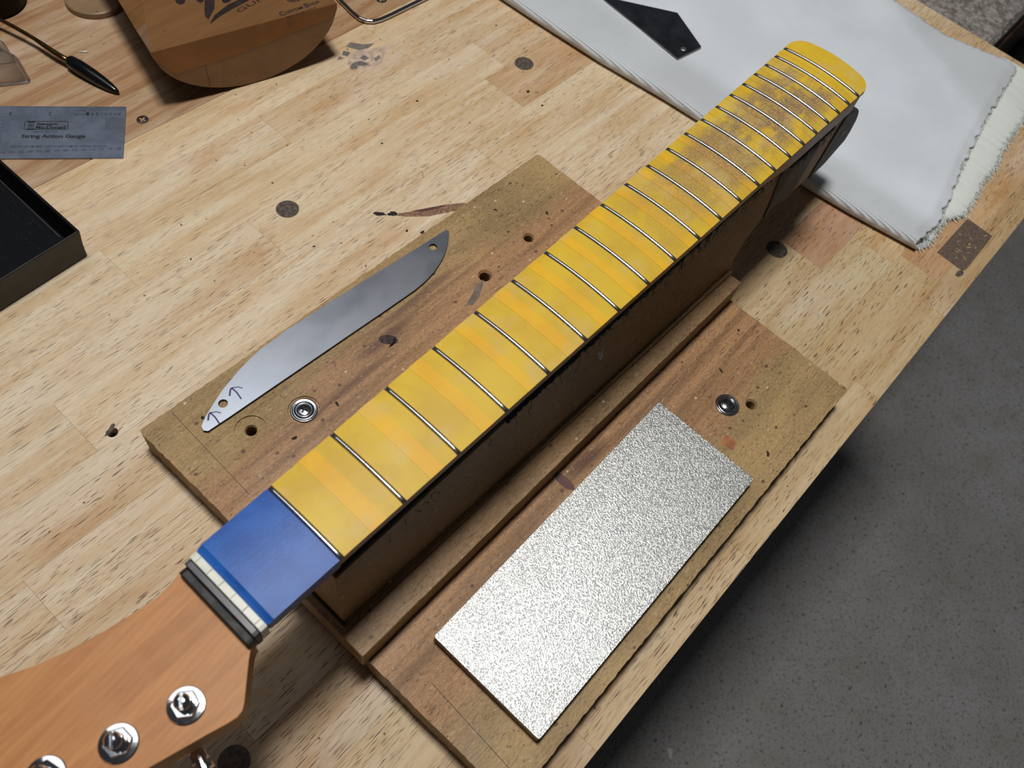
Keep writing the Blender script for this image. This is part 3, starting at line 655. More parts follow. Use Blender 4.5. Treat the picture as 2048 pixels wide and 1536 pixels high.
# dark gaps between tapes at the fret roots show the side lines of the neck
blue = strip('blue_tape', 2.4, fx(1)-1.3, 0.16, M['blue'], drop=7.5, nx=6, label='blue masking tape next to the nut', side=M['blue'])
V, F = [], []
for (x, dz) in ((2.5, 0.18), (0.6, -0.7), (-0.7, -1.1)):
    h = hw(0)+0.2-(0.6 if x < 0 else 0); V += [(x, -h-0.1, ZN-7)]+[(x, y, ZN+crown(y, 0)+dz) for y in [-h+2*h*k/14 for k in range(15)]]+[(x, h+0.1, ZN-7)]
for i in range(2):
    for k in range(16): F.append((i*17+k, i*17+k+1, (i+1)*17+k+1, (i+1)*17+k))
o = obj('blue_tape_fold', V, F, M['blue'], neck); s = o.modifiers.new('s', 'SOLIDIFY'); s.thickness = 0.00016; s.offset = -1
# nut with string slots, and the dark spacer behind it
def bridge(x0, x1, h, ztop, zbot, cr=1.0, n=24, notch=None):
    V, F = [], []
    for k in range(n+1):
        y = -h+2*h*k/n; e = 0.5 if k in (0, n) else 0; z = ztop+crown(y*0.9, 0)*cr-e
        if notch and any(abs(y-q) < h/n*0.8 for q in notch): z -= 0.35
        V += [(x0, y, zbot), (x0, y, z), (x1, y, z), (x1, y, zbot)]
    for k in range(n):
        a, b = 4*k, 4*k+4; F += [(a, a+1, b+1, b), (a+1, a+2, b+2, b+1), (a+2, a+3, b+3, b+2), (a+3, a, b, b+3)]
    F += [(0, 1, 2, 3), (4*n, 4*n+1, 4*n+2, 4*n+3)]; return V, F
slots = [-17.4+34.8*k/5.0 for k in range(6)]
v, f = bridge(-4.1, -0.7, 21.1, ZN-0.9, ZN-12); nut = obj('nut', v, f, M['nut'], neck, label='off-white bone nut'); bevel(nut, 0.4, 2)
for y in slots:
    v, f = prism([(-4.2, y-0.22), (-0.9, y-0.22), (-0.9, y+0.22), (-4.2, y+0.22)], ZN-0.95, ZN-0.85+crown(y*0.9, 0)+0.03); obj('string_slot', v, f, M['nut_slot'], nut)
v, f = bridge(-10.4, -6.6, 20.6, ZN-5.5, ZN-14, 0.3); bevel(obj('dark_ledge', v, f, M['black'], neck), 0.5, 2)
v, f = bridge(-6.9, -4.2, 20.8, ZN-2.0, ZN-14, 0.8); o = obj('dark_spacer', v, f, M['black'], neck, mats=[M['black'], M['spacer_top']], fm=lambda p: 1 if p.normal.z > 0.6 else 0); bevel(o, 0.3, 1)
# headstock
HS = [(-7.7, 22.6), (-9.5, 22.4), (-14.6, 20.9), (-21, 20.0), (-30.4, 21.1), (-43.6, 23.6), (-56.0, 26.6), (-67.5, 30.5), (-77.7, 35.7), (-92, 43), (-108, 50), (-126, 55), (-146, 56), (-164, 50), (-176, 38), (-180, 24), (-176, 10), (-165, 1.5), (-148, -1.5), (-120, -9.6),
      (-90, -18.8), (-61.3, -27.4), (-53.1, -29.8), (-40.8, -33.3), (-33.5, -35.6), (-29.5, -36.6), (-26.4, -36.1), (-23.9, -34.2), (-19.3, -29.6), (-13.1, -23.6), (-10.5, -21.3), (-8.6, -20.3), (-7.7, -20.3)]
v, f = prism(HS, ZN-24, ZN-10); hs = tri(obj('headstock', v, f, M['maple'], neck, label='amber maple headstock')); bevel(hs, 0.9, 3, 25)
# tuners
tpos = [(-39.1, -20.0), (-63.0, -13.3), (-86.0, -4.4)]
for i, (tx, ty) in enumerate(tpos):
    zt = ZN-10
    prof = [(3.2, zt-14), (3.2, zt+0.1), (3.3, zt+0.1), (7.0, zt+0.1), (7.05, zt+0.5), (6.7, zt+0.9), (4.0, zt+1.1), (3.2, zt+1.1)]
    v, f = lathe(prof, tx, ty, 40, False); tp = obj('tuning_peg', v, f, M['chrome'], neck, smooth=False, label='chrome tuner with hexagonal collar and slotted post')
    hexp = [(tx+5.4*math.cos(a*PI/3+0.35+i*0.2), ty+5.4*math.sin(a*PI/3+0.35+i*0.2)) for a in range(6)]
    v, f = prism(hexp, zt+1.1, zt+2.7); bevel(obj('hex_collar', v, f, M['chrome'], tp), 0.4, 2)
    prof = [(3.1, zt-14), (3.1, zt+4.2), (2.5, zt+5.0), (2.5, zt+6.4), (3.0, zt+7.6), (3.0, zt+8.9), (2.4, zt+9.8), (1.2, zt+10.2), (0.01, zt+10.3)]
    v, f = lathe(prof, tx, ty, 28, True); ps = obj('string_post', v, f, M['chrome'], tp, smooth=False)
    c_, s_ = math.cos(0.9), math.sin(0.9); sl = [(tx+a*c_-b*s_, ty+a*s_+b*c_) for a, b in ((-5, -.55), (5, -.55), (5, .55), (-5, .55))]
    v, f = prism(sl, zt+7.0, zt+12); t = obj('tool', v, f, M['black'], tp); bpy.context.view_layer.update(); cut(ps, [t])
    for q in ps.data.polygons: q.use_smooth = False
    # geared case, shaft and button below the headstock
    d = Vector((-0.25, -0.968, 0)); s0 = Vector((tx-6, ty-2, zt-20))
    bx = [(s0.x+u*9*0.968+w_*8*-0.25, s0.y+u*9*-0.25*1-w_*8*0.968) for u, w_ in ((-1, -1), (1, -1), (1, 1), (-1, 1))]
    v, f = prism(bx, zt-24, zt-14.05); bevel(obj('gear_case', v, f, M['chrome'], tp), 1.5, 3)
    P = [s0+d*q for q in (7, 9, 9.2, 13, 13.2, 15.0, 15.2, 17, 17.2, 24)]; v, f = tube(P, [2.6, 2.6, 3.4, 3.4, 2.7, 2.7, 3.9, 3.9, 2.4, 2.2], 20); obj('tuner_shaft', v, f, M['chrome'], tp, smooth=False)
    P = [s0+d*q for q in (24, 25, 30, 35, 37)]; v, f = tube(P, [3, 7, 8.2, 7.2, 4], 24); obj('tuner_button', v, f, M['chrome'], tp, smooth=True)

# ================================================================== SHARPENING PLATE
plate = empty('sharpening_plate', (159, -92, 22.1), 'thick glittering silver abrasive plate lying on the jig base in front', 'sharpening plate')
pq = rounded([(61.4, -55.9), (256.6, -56.0), (256.3, -127.9), (61.2, -127.6)], 1.5, 4)
v, f = prism(pq, 29.3, 30.1); bevel(obj('abrasive_face', v, f, M['plate'], plate, label='sparkling diamond-grit top face'), 0.2, 2)
v, f = prism(pq, 22.1, 29.3); obj('plate_core', v, f, M['plate_side'], plate)

# ================================================================== STEEL STRAIGHTEDGE
ruler = empty('steel_straightedge', (158, 122, 22.1), 'shiny steel tool blade with curved tapered ends, two holes and purple marker arrows', 'steel blade')
up = [(54.9, 117.4), (55.9, 120.4), (60.5, 123.2), (67.7, 126.4), (78.8, 130.8), (92.3, 134.4), (104, 136.6), (111.5, 137.4), (131.3, 137.6), (161.1, 135.7), (201.0, 132.6), (232.9, 129.6), (257, 127.9), (260.6, 127.2)]
lo = [(261.4, 125.6), (256.6, 121.2), (250.5, 116.8), (244.8, 113.6), (237, 110.4), (229.0, 108.0), (220, 106.6), (210.1, 106.2), (184.9, 107.5), (157.1, 109.2), (105.3, 112.2), (70.5, 114.2), (56.5, 115.3)]
v, f = prism(up+lo, 22.15, 24.0)
blade = obj('blade', v, f, M['steel'], ruler, mats=[M['steel'], M['steel_edge']], fm=lambda p: 0 if p.normal.z > 0.5 else 1)
tl = []
for (x, y) in ((73.5, 123.5), (243.6, 123.0)):
    v, f = lathe([(0.01, 30), (2.6, 30), (2.6, 20), (0.01, 20)], x, y, 28, True); tl.append(obj('tool', v, f, M['steel_edge'], ruler))
bpy.context.view_layer.update(); cut(blade, tl); bevel(blade, 0.12, 1, 50)
def stroke(pts, w_):
    V, F = [], []
    for i, p in enumerate(pts):
        a = Vector(pts[max(0, i-1)]); b = Vector(pts[min(len(pts)-1, i+1)]); d = (b-a).normalized(); nx, ny = -d.y*w_/2, d.x*w_/2
        V += [(p[0]+nx, p[1]+ny, 24.04), (p[0]-nx, p[1]-ny, 24.04)]
    for i in range(len(pts)-1): F.append((2*i, 2*i+1, 2*i+3, 2*i+2))
    return V, F
for n_, (ox, oy, sc) in enumerate(((81.8, 122.6, 1.0), (63.2, 118.4, 0.95))):
    tip = (ox+1.6*sc, oy+5.6*sc); tail = (ox+0.8*sc, oy-3.8*sc)
    v, f = merge([stroke([tail, ((tip[0]+tail[0])/2+.5, (tip[1]+tail[1])/2+.4), tip], .9), stroke([(tip[0]-4.2*sc, tip[1]-3.4*sc), (tip[0]-1.5*sc, tip[1]-.6*sc), tip], 1.0), stroke([tip, (tip[0]+3.0*sc, tip[1]-2.0*sc), (tip[0]+4.2*sc, tip[1]-4.4*sc)], .6)])
    obj('marker_arrow', v, f, M['purple_ink'], ruler, label='purple hand-drawn marker arrow')

# ================================================================== STRING ACTION GAUGE
gA = math.atan2(-0.644, 0.764)
gauge = empty('string_action_gauge', (140, 400, 0), 'thin blue-grey steel ruler plate printed String Action Gauge, on the pine board', 'gauge')
def gp(px, py, z=1.0):       # position on the face: px along the width in the reading direction, py down the face
    s_ = (252-px)*0.3256; t = (py-213)*0.49
    return (184.5-0.764*s_-0.612*t, 375.0+0.644*s_-0.785*t)
c0, c1, c2, c3 = gp(252, 213), gp(252, 316.5), gp(-210, 316.5), gp(-210, 213)
v, f = prism([c0, c1, c2, c3], 0.1, 1.0); bevel(obj('plate', v, f, M['gauge'], gauge), 0.1, 1)
def gtext(body, px0, px1, py_bottom, hpx, mat=None, bold=0.0, name='lettering', flip=False):
    wd = abs(px1-px0)*0.3256; hh = hpx*0.49
    if flip:
        x, y = gp(px1, py_bottom-hpx); return text_mesh(name, body, x, y, 1.0, wd, hh, gA+PI, mat or M['faint_ink'], gauge, bold, 0.03)
    x, y = gp(px0, py_bottom); return text_mesh(name, body, x, y, 1.0, wd, hh, gA, mat or M['ink'], gauge, bold, 0.03)
gtext('String Action Gauge', 45, 172, 279.5, 9.5, bold=0.035)
gtext('Stewart-', 72, 117, 252.4, 6.2, bold=0.035); gtext('MacDonald', 71, 131, 259.2, 6.4, bold=0.035)
gtext('MADE IN USA', 67, 116, 266.6, 4.0, M['faint_ink']); gtext('TM', 139, 144, 246, 2, M['faint_ink'])
gtext('HEIGHT FROM FRET TOP TO BOTTOM OF STRING (INCHES)', 27, 217, 296.8, 4.6, M['faint_ink'], 0.01)
for k in range(14): 
    px = 12+k*17.6; gtext('.%03d' % ((k+1)*10), px-6, px+6, 307.5-k*0.55, 4.2, M['faint_ink'])
for t_, px in (('1', 173.5), ('2', 97), ('3', 18)): gtext(t_, px-3, px+3, 232, 7, M['ink'], 0.01, flip=True)
gtext('INCHES', 146, 168, 232, 4.5, M['faint_ink'], flip=True); gtext('32nds', 154, 169, 224, 4, M['faint_ink'], flip=True)
for k, t_ in enumerate(('4', '8', '12', '16', '20', '24', '28')): gtext(t_, 184+k*9.3-3, 184+k*9.3+3, 232, 6, M['faint_ink'], flip=True)
def gbar(x0, y0, x1, y1, z=1.02):
    return [(*gp(x0, y0), z), (*gp(x1, y0), z), (*gp(x1, y1), z), (*gp(x0, y1), z)], [(0, 1, 2, 3)]
bars = [gbar(50, 243.6, 134, 244.9), gbar(50, 259.4, 134, 260.7), gbar(48, 245, 49.4, 259.4), gbar(134.6, 245, 136, 259.4)]
bars += [gbar(54, 243.6, 69, 246.6), gbar(54, 251.8, 69, 253.6), gbar(54, 258.4, 69, 261)]+[gbar(56+k*4.4, 247.6, 58.4+k*4.4, 250.8) for k in range(3)]+[gbar(56+k*4.4, 254.6, 58.4+k*4.4, 257.4) for k in range(3)]
v, f = merge(bars); obj('maker_emblem', v, f, M['ink'], gauge, label='printed emblem of bars in a rounded frame')
tk = [gbar(212+k*1.25, 236, 212.35+k*1.25, 260) for k in range(30)]+[gbar(176+k*1.5, 213.6, 176.4+k*1.5, 221 if k % 4 else 224) for k in range(50)]+[gbar(k*4.8, 213.6, k*4.8+0.5, 217) for k in range(36)]
v, f = merge(tk); obj('scale_ticks', v, f, M['faint_ink'], gauge)
tk = [gbar(6, 214+k*7.0, 2, 214.6+k*7.0) for k in range(1, 12)]; v, f = merge(tk); obj('scale_ticks', v, f, M['faint_ink'], gauge)

# ================================================================== FLANNEL CLOTH (folded in two)
fold = [(-125, 529.5), (-113, 528.2), (-58, 519.4), (-23, 515.7), (50, 510.5), (115.7, 506.0), (179, 499), (251, 495.0), (281, 494), (470, 488)]
def interp(tab, y):
    if y <= tab[0][0]: return tab[0][1]
    for a, b in zip(tab, tab[1:]):
        if y <= b[0]: return lerp(a[1], b[1], (y-a[0])/(b[0]-a[0]))
    return tab[-1][1]
top_end = [(525, -108), (529, -111), (562, -114), (600, -106.5), (648, -97), (708, -88), (796, -78)]
low_end = [(525, -112), (541, -117.5), (576, -115), (592, -124), (615, -122.5), (640, -119), (668, -119), (690, -114), (743, -111), (812, -102)]
right = [(-90, 797), (-77, 796), (-10, 778), (42, 783), (90, 786), (160, 780), (470, 786)]
cloth = empty('flannel_cloth', (515, 150, 0.1), 'white flannel cloth folded in two with frayed edges at the right end of the bench', 'cloth')
NV = 190; prm = []
for k in range(46): prm.append(('L', 1-k/46.0))
for k in range(11): prm.append(('A', k/10.0))
for k in range(1, 70): prm.append(('T', k/69.0))
V, F = [], []
for j in range(NV+1):
    v_ = (j/NV)**1.15
    for kind_, t in prm:
        y = -118+v_*580; xf = interp(fold, y)
        if kind_ == 'A':
            a = -PI/2-PI*t; x = xf+4.6+4.9*math.cos(a); z = 6.0+4.9*math.sin(a)
            ye = interp(top_end, x) if t > 0.5 else interp(low_end, x)
        else:
            xr = interp(right, y); xr = xr if kind_ == 'T' else xr+5
            x = lerp(xf+4.6, xr, t); ye = interp(top_end if kind_ == 'T' else low_end, x)
            z = 1.2 if kind_ == 'L' else 10.9-1.6*min(1, max(0, (x-xf-40)/150.0))
        yy = lerp(ye, 462, v_)
        if kind_ == 'A': xf2 = interp(fold, yy); x += xf2-xf
        elif kind_ == 'T' or kind_ == 'L': x = lerp(interp(fold, yy)+4.6, interp(right, yy)+(0 if kind_ == 'T' else 4), t)
        edge = max(0, 1-v_*70)
        jit = noise.noise(Vector((x*0.35, 3, 0 if kind_ == 'T' else 9)))*3.0+noise.noise(Vector((x*0.11, 8, 0 if kind_ == 'T' else 9)))*3
        yy += edge*jit*(0.4 if kind_ == 'A' else 1)
        if t > 0.97 and kind_ != 'A': x += noise.noise(Vector((yy*0.3, 1, 5)))*3.5
        if kind_ == 'T':
            z += 0.9*noise.noise(Vector((x*0.012, yy*0.02, 1)))+0.25*noise.noise(Vector((x*0.06, yy*0.06, 4)))
            z += -0.9*math.exp(-((x-xf-42+yy*0.05)/9.0)**2)*min(1, max(0, (110-yy)/80))
            z -= 3.0*edge
        V.append((x, yy, z))
m = len(prm)
for j in range(NV):
    for k in range(m-1): F.append((j*m+k, j*m+k+1, (j+1)*m+k+1, (j+1)*m+k))
o = obj('cloth_sheet', V, F, M['cloth'], cloth, smooth=True); s = o.modifiers.new('s', 'SOLIDIFY'); s.thickness = 0.0011; s.offset = 0
# the fluffy under layer that shows along the frayed end
V, F = [], []; nx_ = 120
for k in range(nx_+1):
    x = lerp(545, 806, k/nx_); e = interp(low_end, x)+noise.noise(Vector((x*0.28, 0, 0)))*4
    tpp = interp(top_end, x)
    for q, t in enumerate((0, .12, .4, .8, 1.3)):
        yq = lerp(e-1.5, tpp+6, t); V.append((x+noise.noise(Vector((x*.2, q*3, 7)))*1.0, yq, [1.6, 3.6, 4.6, 4.8, 4.2][q]+noise.noise(Vector((x*0.15, q, 2)))*0.8))
for k in range(nx_):
    for q in range(4): F.append((k*5+q, k*5+q+1, k*5+q+6, k*5+q+5))
o = obj('fluffy_under_layer', V, F, M['fluff'], cloth, smooth=True, label='greener-white fluffy under layer'); s = o.modifiers.new('s', 'SOLIDIFY'); s.thickness = 0.0012
V, F = [], []
def hair(x, y, z, a, L, w_=0.35):
    dx, dy = math.cos(a), math.sin(a); b = random.uniform(-.5, .5); P = []
    for q in range(4):
        t = q/3; P.append((x+dx*L*t-dy*b*L*t*t, y+dy*L*t+dx*b*L*t*t, z*(1-.5*t)+random.uniform(0, .6)))
    base_ = len(V)
    for q, p in enumerate(P):
        ww = w_*(1-q/3.6); V.append((p[0]-dy*ww, p[1]+dx*ww, p[2])); V.append((p[0]+dy*ww, p[1]-dx*ww, p[2]))
    for q in range(3): F.append((base_+2*q, base_+2*q+1, base_+2*q+3, base_+2*q+2))
for k in range(1500):
    x = random.uniform(532, 806); hair(x, interp(low_end, x)+random.uniform(-1, 3), random.uniform(.8, 3.5), -PI/2+random.gauss(0, .6), random.uniform(2, 5.5))
for k in range(900):
    x = random.uniform(532, 796); hair(x, interp(top_end, x)+random.uniform(-1, 2.5), random.uniform(6, 8.5), -PI/2+random.gauss(0, .6), random.uniform(1.5, 3.5), .25)
for k in range(900):
    y = random.uniform(-80, 260); hair(interp(right, y)-random.uniform(-1, 3), y, random.uniform(2, 9), random.gauss(0, .6), random.uniform(2, 6))
obj('frayed_fibres', V, F, M['fluff'], cloth, kind='stuff')

# ================================================================== DARK POINTED BLADE ON THE CLOTH
kb = empty('pointed_blade', (570, 160, 11.5), 'dark grey flat steel blade with one hole and long point on the white cloth', 'blade')
v, f = prism([(592.5, 168.1), (572.7, 127.9), (543.9, 132.3), (554.5, 226), (556.0, 224.5)], 11.3, 13.3)
kb_b = obj('blade', v, f, M['blade'], kb, mats=[M['blade'], M['blade_edge']], fm=lambda p: 0 if p.normal.z > 0.5 else 1)
v, f = lathe([(0.01, 20), (2.3, 20), (2.3, 8), (0.01, 8)], 557.5, 136.4, 24, True); t = obj('tool', v, f, M['blade_edge'], kb); bpy.context.view_layer.update(); cut(kb_b, [t]); bevel(kb_b, 0.25, 1, 50)

# ================================================================== BLACK TRAY
tray = empty('black_tray', (10, 330, 0), 'shallow open black plastic tray at the left edge of the bench top', 'tray')
def fr(inset, z): 
    d = inset; return [(-62+d, 275+d, z), (87.0-d, 280.0+d, z), (84.6-d, 384-d, z), (-62+d, 384-d, z)]
rings_ = [fr(0, 0.1), fr(-0.4, 12), fr(-1.6, 25), fr(0.6, 25), fr(1.4, 12), fr(2.0, 3.2)]
V = [p for r in rings_ for p in r]; F = [(3, 2, 1, 0)]
for i in range(5):
    for k in range(4): F.append((i*4+k, i*4+(k+1) % 4, i*4+4+(k+1) % 4, i*4+4+k))
F.append((20, 21, 22, 23))
t = obj('tray_body', V, F, M['black_plastic'], tray, mats=[M['black_plastic'], M['tray_side'], M['tray_floor']]); 
for p in t.data.polygons:
    c = p.center*1000
    if p.normal.z > 0.9 and p.index == len(t.data.polygons)-1: p.material_index = 2
    elif p.normal.y < -0.5 and p.index < 9: p.material_index = 1
bevel(t, 1.0, 3, 30)
v, f = prism([(82.2, 301), (82.7, 301), (82.0, 381), (81.5, 381)], 3.2, 3.5); obj('pale_corner_line', v, f, M['tray_pale_grey'], tray)  # thin paler line along the foot of the inner right wall
random.seed(11)
v, f = merge([prism(blob(random.uniform(20, 80), random.uniform(290, 360), .25, .25, 0, 6), 3.2, 3.45) for k in range(60)]); obj('dust', v, f, M['tray_pale_grey'], tray, kind='stuff')

# ================================================================== ROUND-BOTTOMED WOODEN BLOCK WITH LOGO
A0 = Vector((205.0, 356.0)); B0 = Vector((338.5, 318.0)); AB = (B0-A0); LW = AB.length; du = AB.normalized(); dv = Vector((-du.y, du.x))
wb = empty('round_bottomed_block', (285, 400, 0.1), 'varnished amber wooden block with a curved bottom and dark printed logo', 'wooden block')
ZT = 50.0; NA = 36; arc = []
for k in range(NA+1):
    t = k/NA; u = LW*t; q = (2*t-1); Zb = 1.0+44.5*(1-math.sqrt(max(0, 1-abs(q)**2.0*0.98)))/(1-math.sqrt(0.02)); arc.append((u, Zb))
def bp(u, v_, z): p = A0+du*u+dv*v_; return (p.x, p.y, z)
strip_b = lambda u: 1
def section(v_):
    ins = min(17, v_*0.26); topL = (ins, ZT); topR = (LW-min(10, v_*0.12), ZT)
    return [topL]+arc+[topR]
V, F = [], []; vs = [0, 30, 60, 110, 170, 230]
for v_ in vs:
    for (u, z) in section(v_): V.append(bp(u, v_, z))
m = len(arc)+2
for i in range(len(vs)-1):
    for k in range(m): F.append((i*m+k, i*m+(k+1) % m, (i+1)*m+(k+1) % m, (i+1)*m+k))
F += [tuple(range(m)), tuple((len(vs)-1)*m+k for k in range(m))]
o = tri(obj('block_body', V, F, M['body_side'], wb, mats=[M['body_side'], M['body_front'], M['body_top']]))
ndu = Vector((dv.x, dv.y, 0))
for p in o.data.polygons:
    nn = p.normal
    if nn.z > 0.9: p.material_index = 2
    elif nn.x*ndu.x+nn.y*ndu.y < -0.9: p.material_index = 1
# orange glued strip along the front face (a lamination, 2 mm proud veneer of the same outline)
pt = []
for k in range(41):
    t = k/40; u = LW*t; pt.append((u, ZT-0.0))
low = [(LW*0.955, 38.5), (LW*0.80, 36.5), (LW*0.6, 33), (LW*0.42, 30), (LW*0.27, 29.0), (LW*0.15, 28.2), (LW*0.09, 27.5)]
edge_l = [(0.06*LW, 33.0), (0.025*LW, 39), (0.004*LW, 45.6)]
poly = [(0.2, ZT-0.05), (LW*0.5, ZT-0.05), (LW-0.3, ZT-0.05), (LW-0.3, 45)]+low+edge_l
V = [bp(u, -0.25, z) for u, z in poly]+[bp(u, 0.4, z) for u, z in poly]; n = len(poly)
F = [tuple(range(n)), tuple(range(2*n-1, n-1, -1))]+[(i, (i+1) % n, n+(i+1) % n, n+i) for i in range(n)]
tri(obj('orange_lamination', V, F, M['body_strip'], wb))
V = []; F = []
for k in range(9):
    z0 = 28-k*2.9; u = LW*0.243+k*0.1; b = len(V); V += [bp(u, -.1, z0), bp(u+.5, -.1, z0), bp(u+.5, -.1, z0-1.9), bp(u, -.1, z0-1.9)]; F.append((b, b+1, b+2, b+3))
obj('dashed_crack', V, F, M['crack'], wb)
def flat(poly, name='logo_stroke', z=ZT): v, f = prism(poly, z, z+0.08); return tri(obj(name, v, f, M['logo'], wb))
flat([(273.5, 383.0), (278.0, 380.0), (269.8, 371), (265.6, 365.9), (255.3, 359.6), (256.0, 364.1), (259.6, 369.5), (266, 377)])
flat([(253.6, 355.6), (261.9, 360.8), (275.9, 363.9), (285.4, 363.7), (297, 363.4), (299, 360.2), (291.4, 358.8), (277, 358.4), (263.5, 357.3), (254.4, 355.2)])
flat([(252.9, 392.0), (257.1, 388.7), (255.6, 385.2), (252.7, 383.2), (250.2, 384.0), (249.2, 386.7), (250.4, 390)])
flat([(263.0, 384.2), (268.9, 379.6), (264.7, 377.1), (262.5, 377.0), (261.5, 379.5)])
flat([(277.5, 373.0), (283.9, 368.0), (278.9, 365.5), (275.3, 366.5), (274.8, 368.7)])
text_mesh('printed_word', 'GUI', 276.6, 352.0, ZT, 19.5, 4.2, 0.045, M['logo'], wb, 0.0, 0.06)
text_mesh('printed_word', 'C', 297.0, 331.4, ZT, 4.2, 4.6, -0.2, M['ink'], wb, 0.03, 0.06)
text_mesh('printed_word', 'USTOM', 301.6, 330.8, ZT, 14.0, 3.0, -0.2, M['ink'], wb, 0.03, 0.06)
text_mesh('printed_word', 'S', 316.9, 327.6, ZT, 3.6, 4.6, -0.2, M['ink'], wb, 0.03, 0.06)
text_mesh('printed_word', 'HOP', 320.9, 327.1, ZT, 8.2, 3.0, -0.2, M['ink'], wb, 0.03, 0.06)
text_mesh('printed_word', 'MADE IN U.S.A.', 299.5, 327.2, ZT, 24.5, 1.6, -0.19, M['ink'], wb, 0.02, 0.06)
def ring_(cx, cy, rx, ry, w_, rot, n=28):
    V, F = [], []
    for k in range(n):
        a = 2*PI*k/n
        for q in (1.0, 1-w_): x, y = rx*q*math.cos(a), ry*q*math.sin(a); V.append((cx+x*math.cos(rot)-y*math.sin(rot), cy+x*math.sin(rot)+y*math.cos(rot), ZT+0.06))
    for k in range(n): a, b = 2*k, 2*((k+1) % n); F.append((a, b, b+1, a+1))
    return V, F
v, f = merge([ring_(318, 341.5, 6.2, 4.8, .16, -.2), ring_(318, 341.5, 4.6, 3.3, .35, -.2), ring_(316.6, 340.6, 1.8, 1.3, .8, 0)]); obj('oval_emblem', v, f, M['logo'], wb)

# ================================================================== THINGS BEHIND ON THE LEFT
t = empty('wooden_disc', (237, 486, -0.1), 'low pale round wooden disc behind the amber block', 'disc')
v, f = lathe([(0.01, 5.0), (21.5, 5.0), (22.6, 4.2), (22.8, 1), (22.4, -0.1), (0.01, -0.1)], 237.2, 485.8, 56, True); obj('disc_body', v, f, M['disc'], t)
t = empty('dark_jar', (179, 530, -0.1), 'dark brown round jar standing at the far left corner of the photo', 'jar')
v, f = lathe([(0.01, -0.1), (21.5, -0.1), (23.5, 2), (24, 8), (24, 46), (0.01, 46)], 178.5, 529.5, 48, True); obj('jar_body', v, f, M['jar'], t, smooth=False)
v, f = lathe([(0.01, 60), (24.5, 60), (25.5, 58), (25.5, 46.05), (0.01, 46.05)], 178.5, 529.5, 48, True); obj('lid', v, f, M['black_plastic'], t)
# slim tool with a black handle
pen = empty('bronze_rod_tool', (178, 440, 0), 'thin bronze rod tool with a glossy black tapered end, beside the amber block', 'tool')
a = Vector((164.2, 502.5, 10.5)); b = Vector((173.4, 465.0, 8.2)); c = Vector((180.0, 433.0, 6.4)); d = Vector((188.6, 388.6, 2.0))
P = [a.lerp(b, k/5) for k in range(5)]+[b.lerp(c, k/6) for k in range(7)]
P = [p+Vector((0.8*math.sin(i*0.5), 0, 0)) for i, p in enumerate(P)]
v, f = tube(P, [1.5]*6+[1.7, 1.9, 2.0, 2.1, 2.1, 2.1], 14); obj('rod', v, f, M['bronze'], pen, smooth=True)
e = (d-c); P = [c+e*q for q in (-0.02, 0, 0.03, 0.2, 0.45, 0.65, 0.82, 0.93, 0.98, 1.0)]; v, f = tube(P, [2.6, 4.0, 4.5, 5.2, 5.0, 4.4, 3.4, 2.2, 1.2, 0.4], 22); obj('tapered_handle', v, f, M['gloss_black'], pen, smooth=True)
# clear plastic clamshell corner
box = empty('clear_plastic_box', (120, 470, 0), 'clear plastic box with rounded corner, cut off by the left edge of the photo', 'box')
def ring(poly, z, r): return [(x, y, z) for x, y in rounded(poly, r, 5)]
qb = [(50, 436), (148.5, 436.5), (160, 470), (158, 500), (50, 512)]; qb = [(92, 470), (149.2, 437.0), (156.5, 466), (150, 492), (92, 500)]
def shrink(poly, d): 
    cx = sum(p[0] for p in poly)/len(poly); cy = sum(p[1] for p in poly)/len(poly)
    return [(p[0]+(cx-p[0])*d, p[1]+(cy-p[1])*d) for p in poly]
R1 = [ring(qb, 0.15, 4), ring(qb, 1.4, 4), ring(shrink(qb, .07), 1.6, 4), ring(shrink(qb, .12), 15, 4), ring(shrink(qb, .16), 16.2, 4)]
V = [p for r in R1 for p in r]; m = len(R1[0]); F = []
for i in range(4):
    for k in range(m): F.append((i*m+k, i*m+(k+1) % m, (i+1)*m+(k+1) % m, (i+1)*m+k))
F.append(tuple(4*m+k for k in range(m)))
o = obj('clear_shell', V, F, M['clear'], box); s = o.modifiers.new('s', 'SOLIDIFY'); s.thickness = 0.0007; s.offset = -1
P = ring(qb, 0.9, 4); P = P+[P[0]]; v, f = tube(P, 0.7, 8, False); obj('shell_rim', v, f, M['clear'], box, smooth=True)
# chrome wire loop
wire = empty('chrome_wire_frame', (430, 360, 0.2), 'bent chrome wire frame with a rounded corner, right of the amber block', 'wire frame')
ctr = [(398, 440), (388, 385), (382.6, 352), (382.0, 342), (384.2, 335.8), (388.4, 332.0), (395, 330.0), (405, 329.0), (434, 327.4), (486, 324.4), (494, 326), (499, 331), (500, 340), (503, 400), (503, 440), (494, 448), (410, 450), (400, 446), (398, 440)]
P = []
for i in range(len(ctr)-1):
    a, b = ctr[i], ctr[i+1]; n = 4
    for k in range(n): P.append((lerp(a[0], b[0], k/n), lerp(a[1], b[1], k/n), 2.1))
P.append(P[0]); v, f = tube(P, 1.75, 14, False); obj('wire_loop', v, f, M['chrome'], wire, smooth=True)

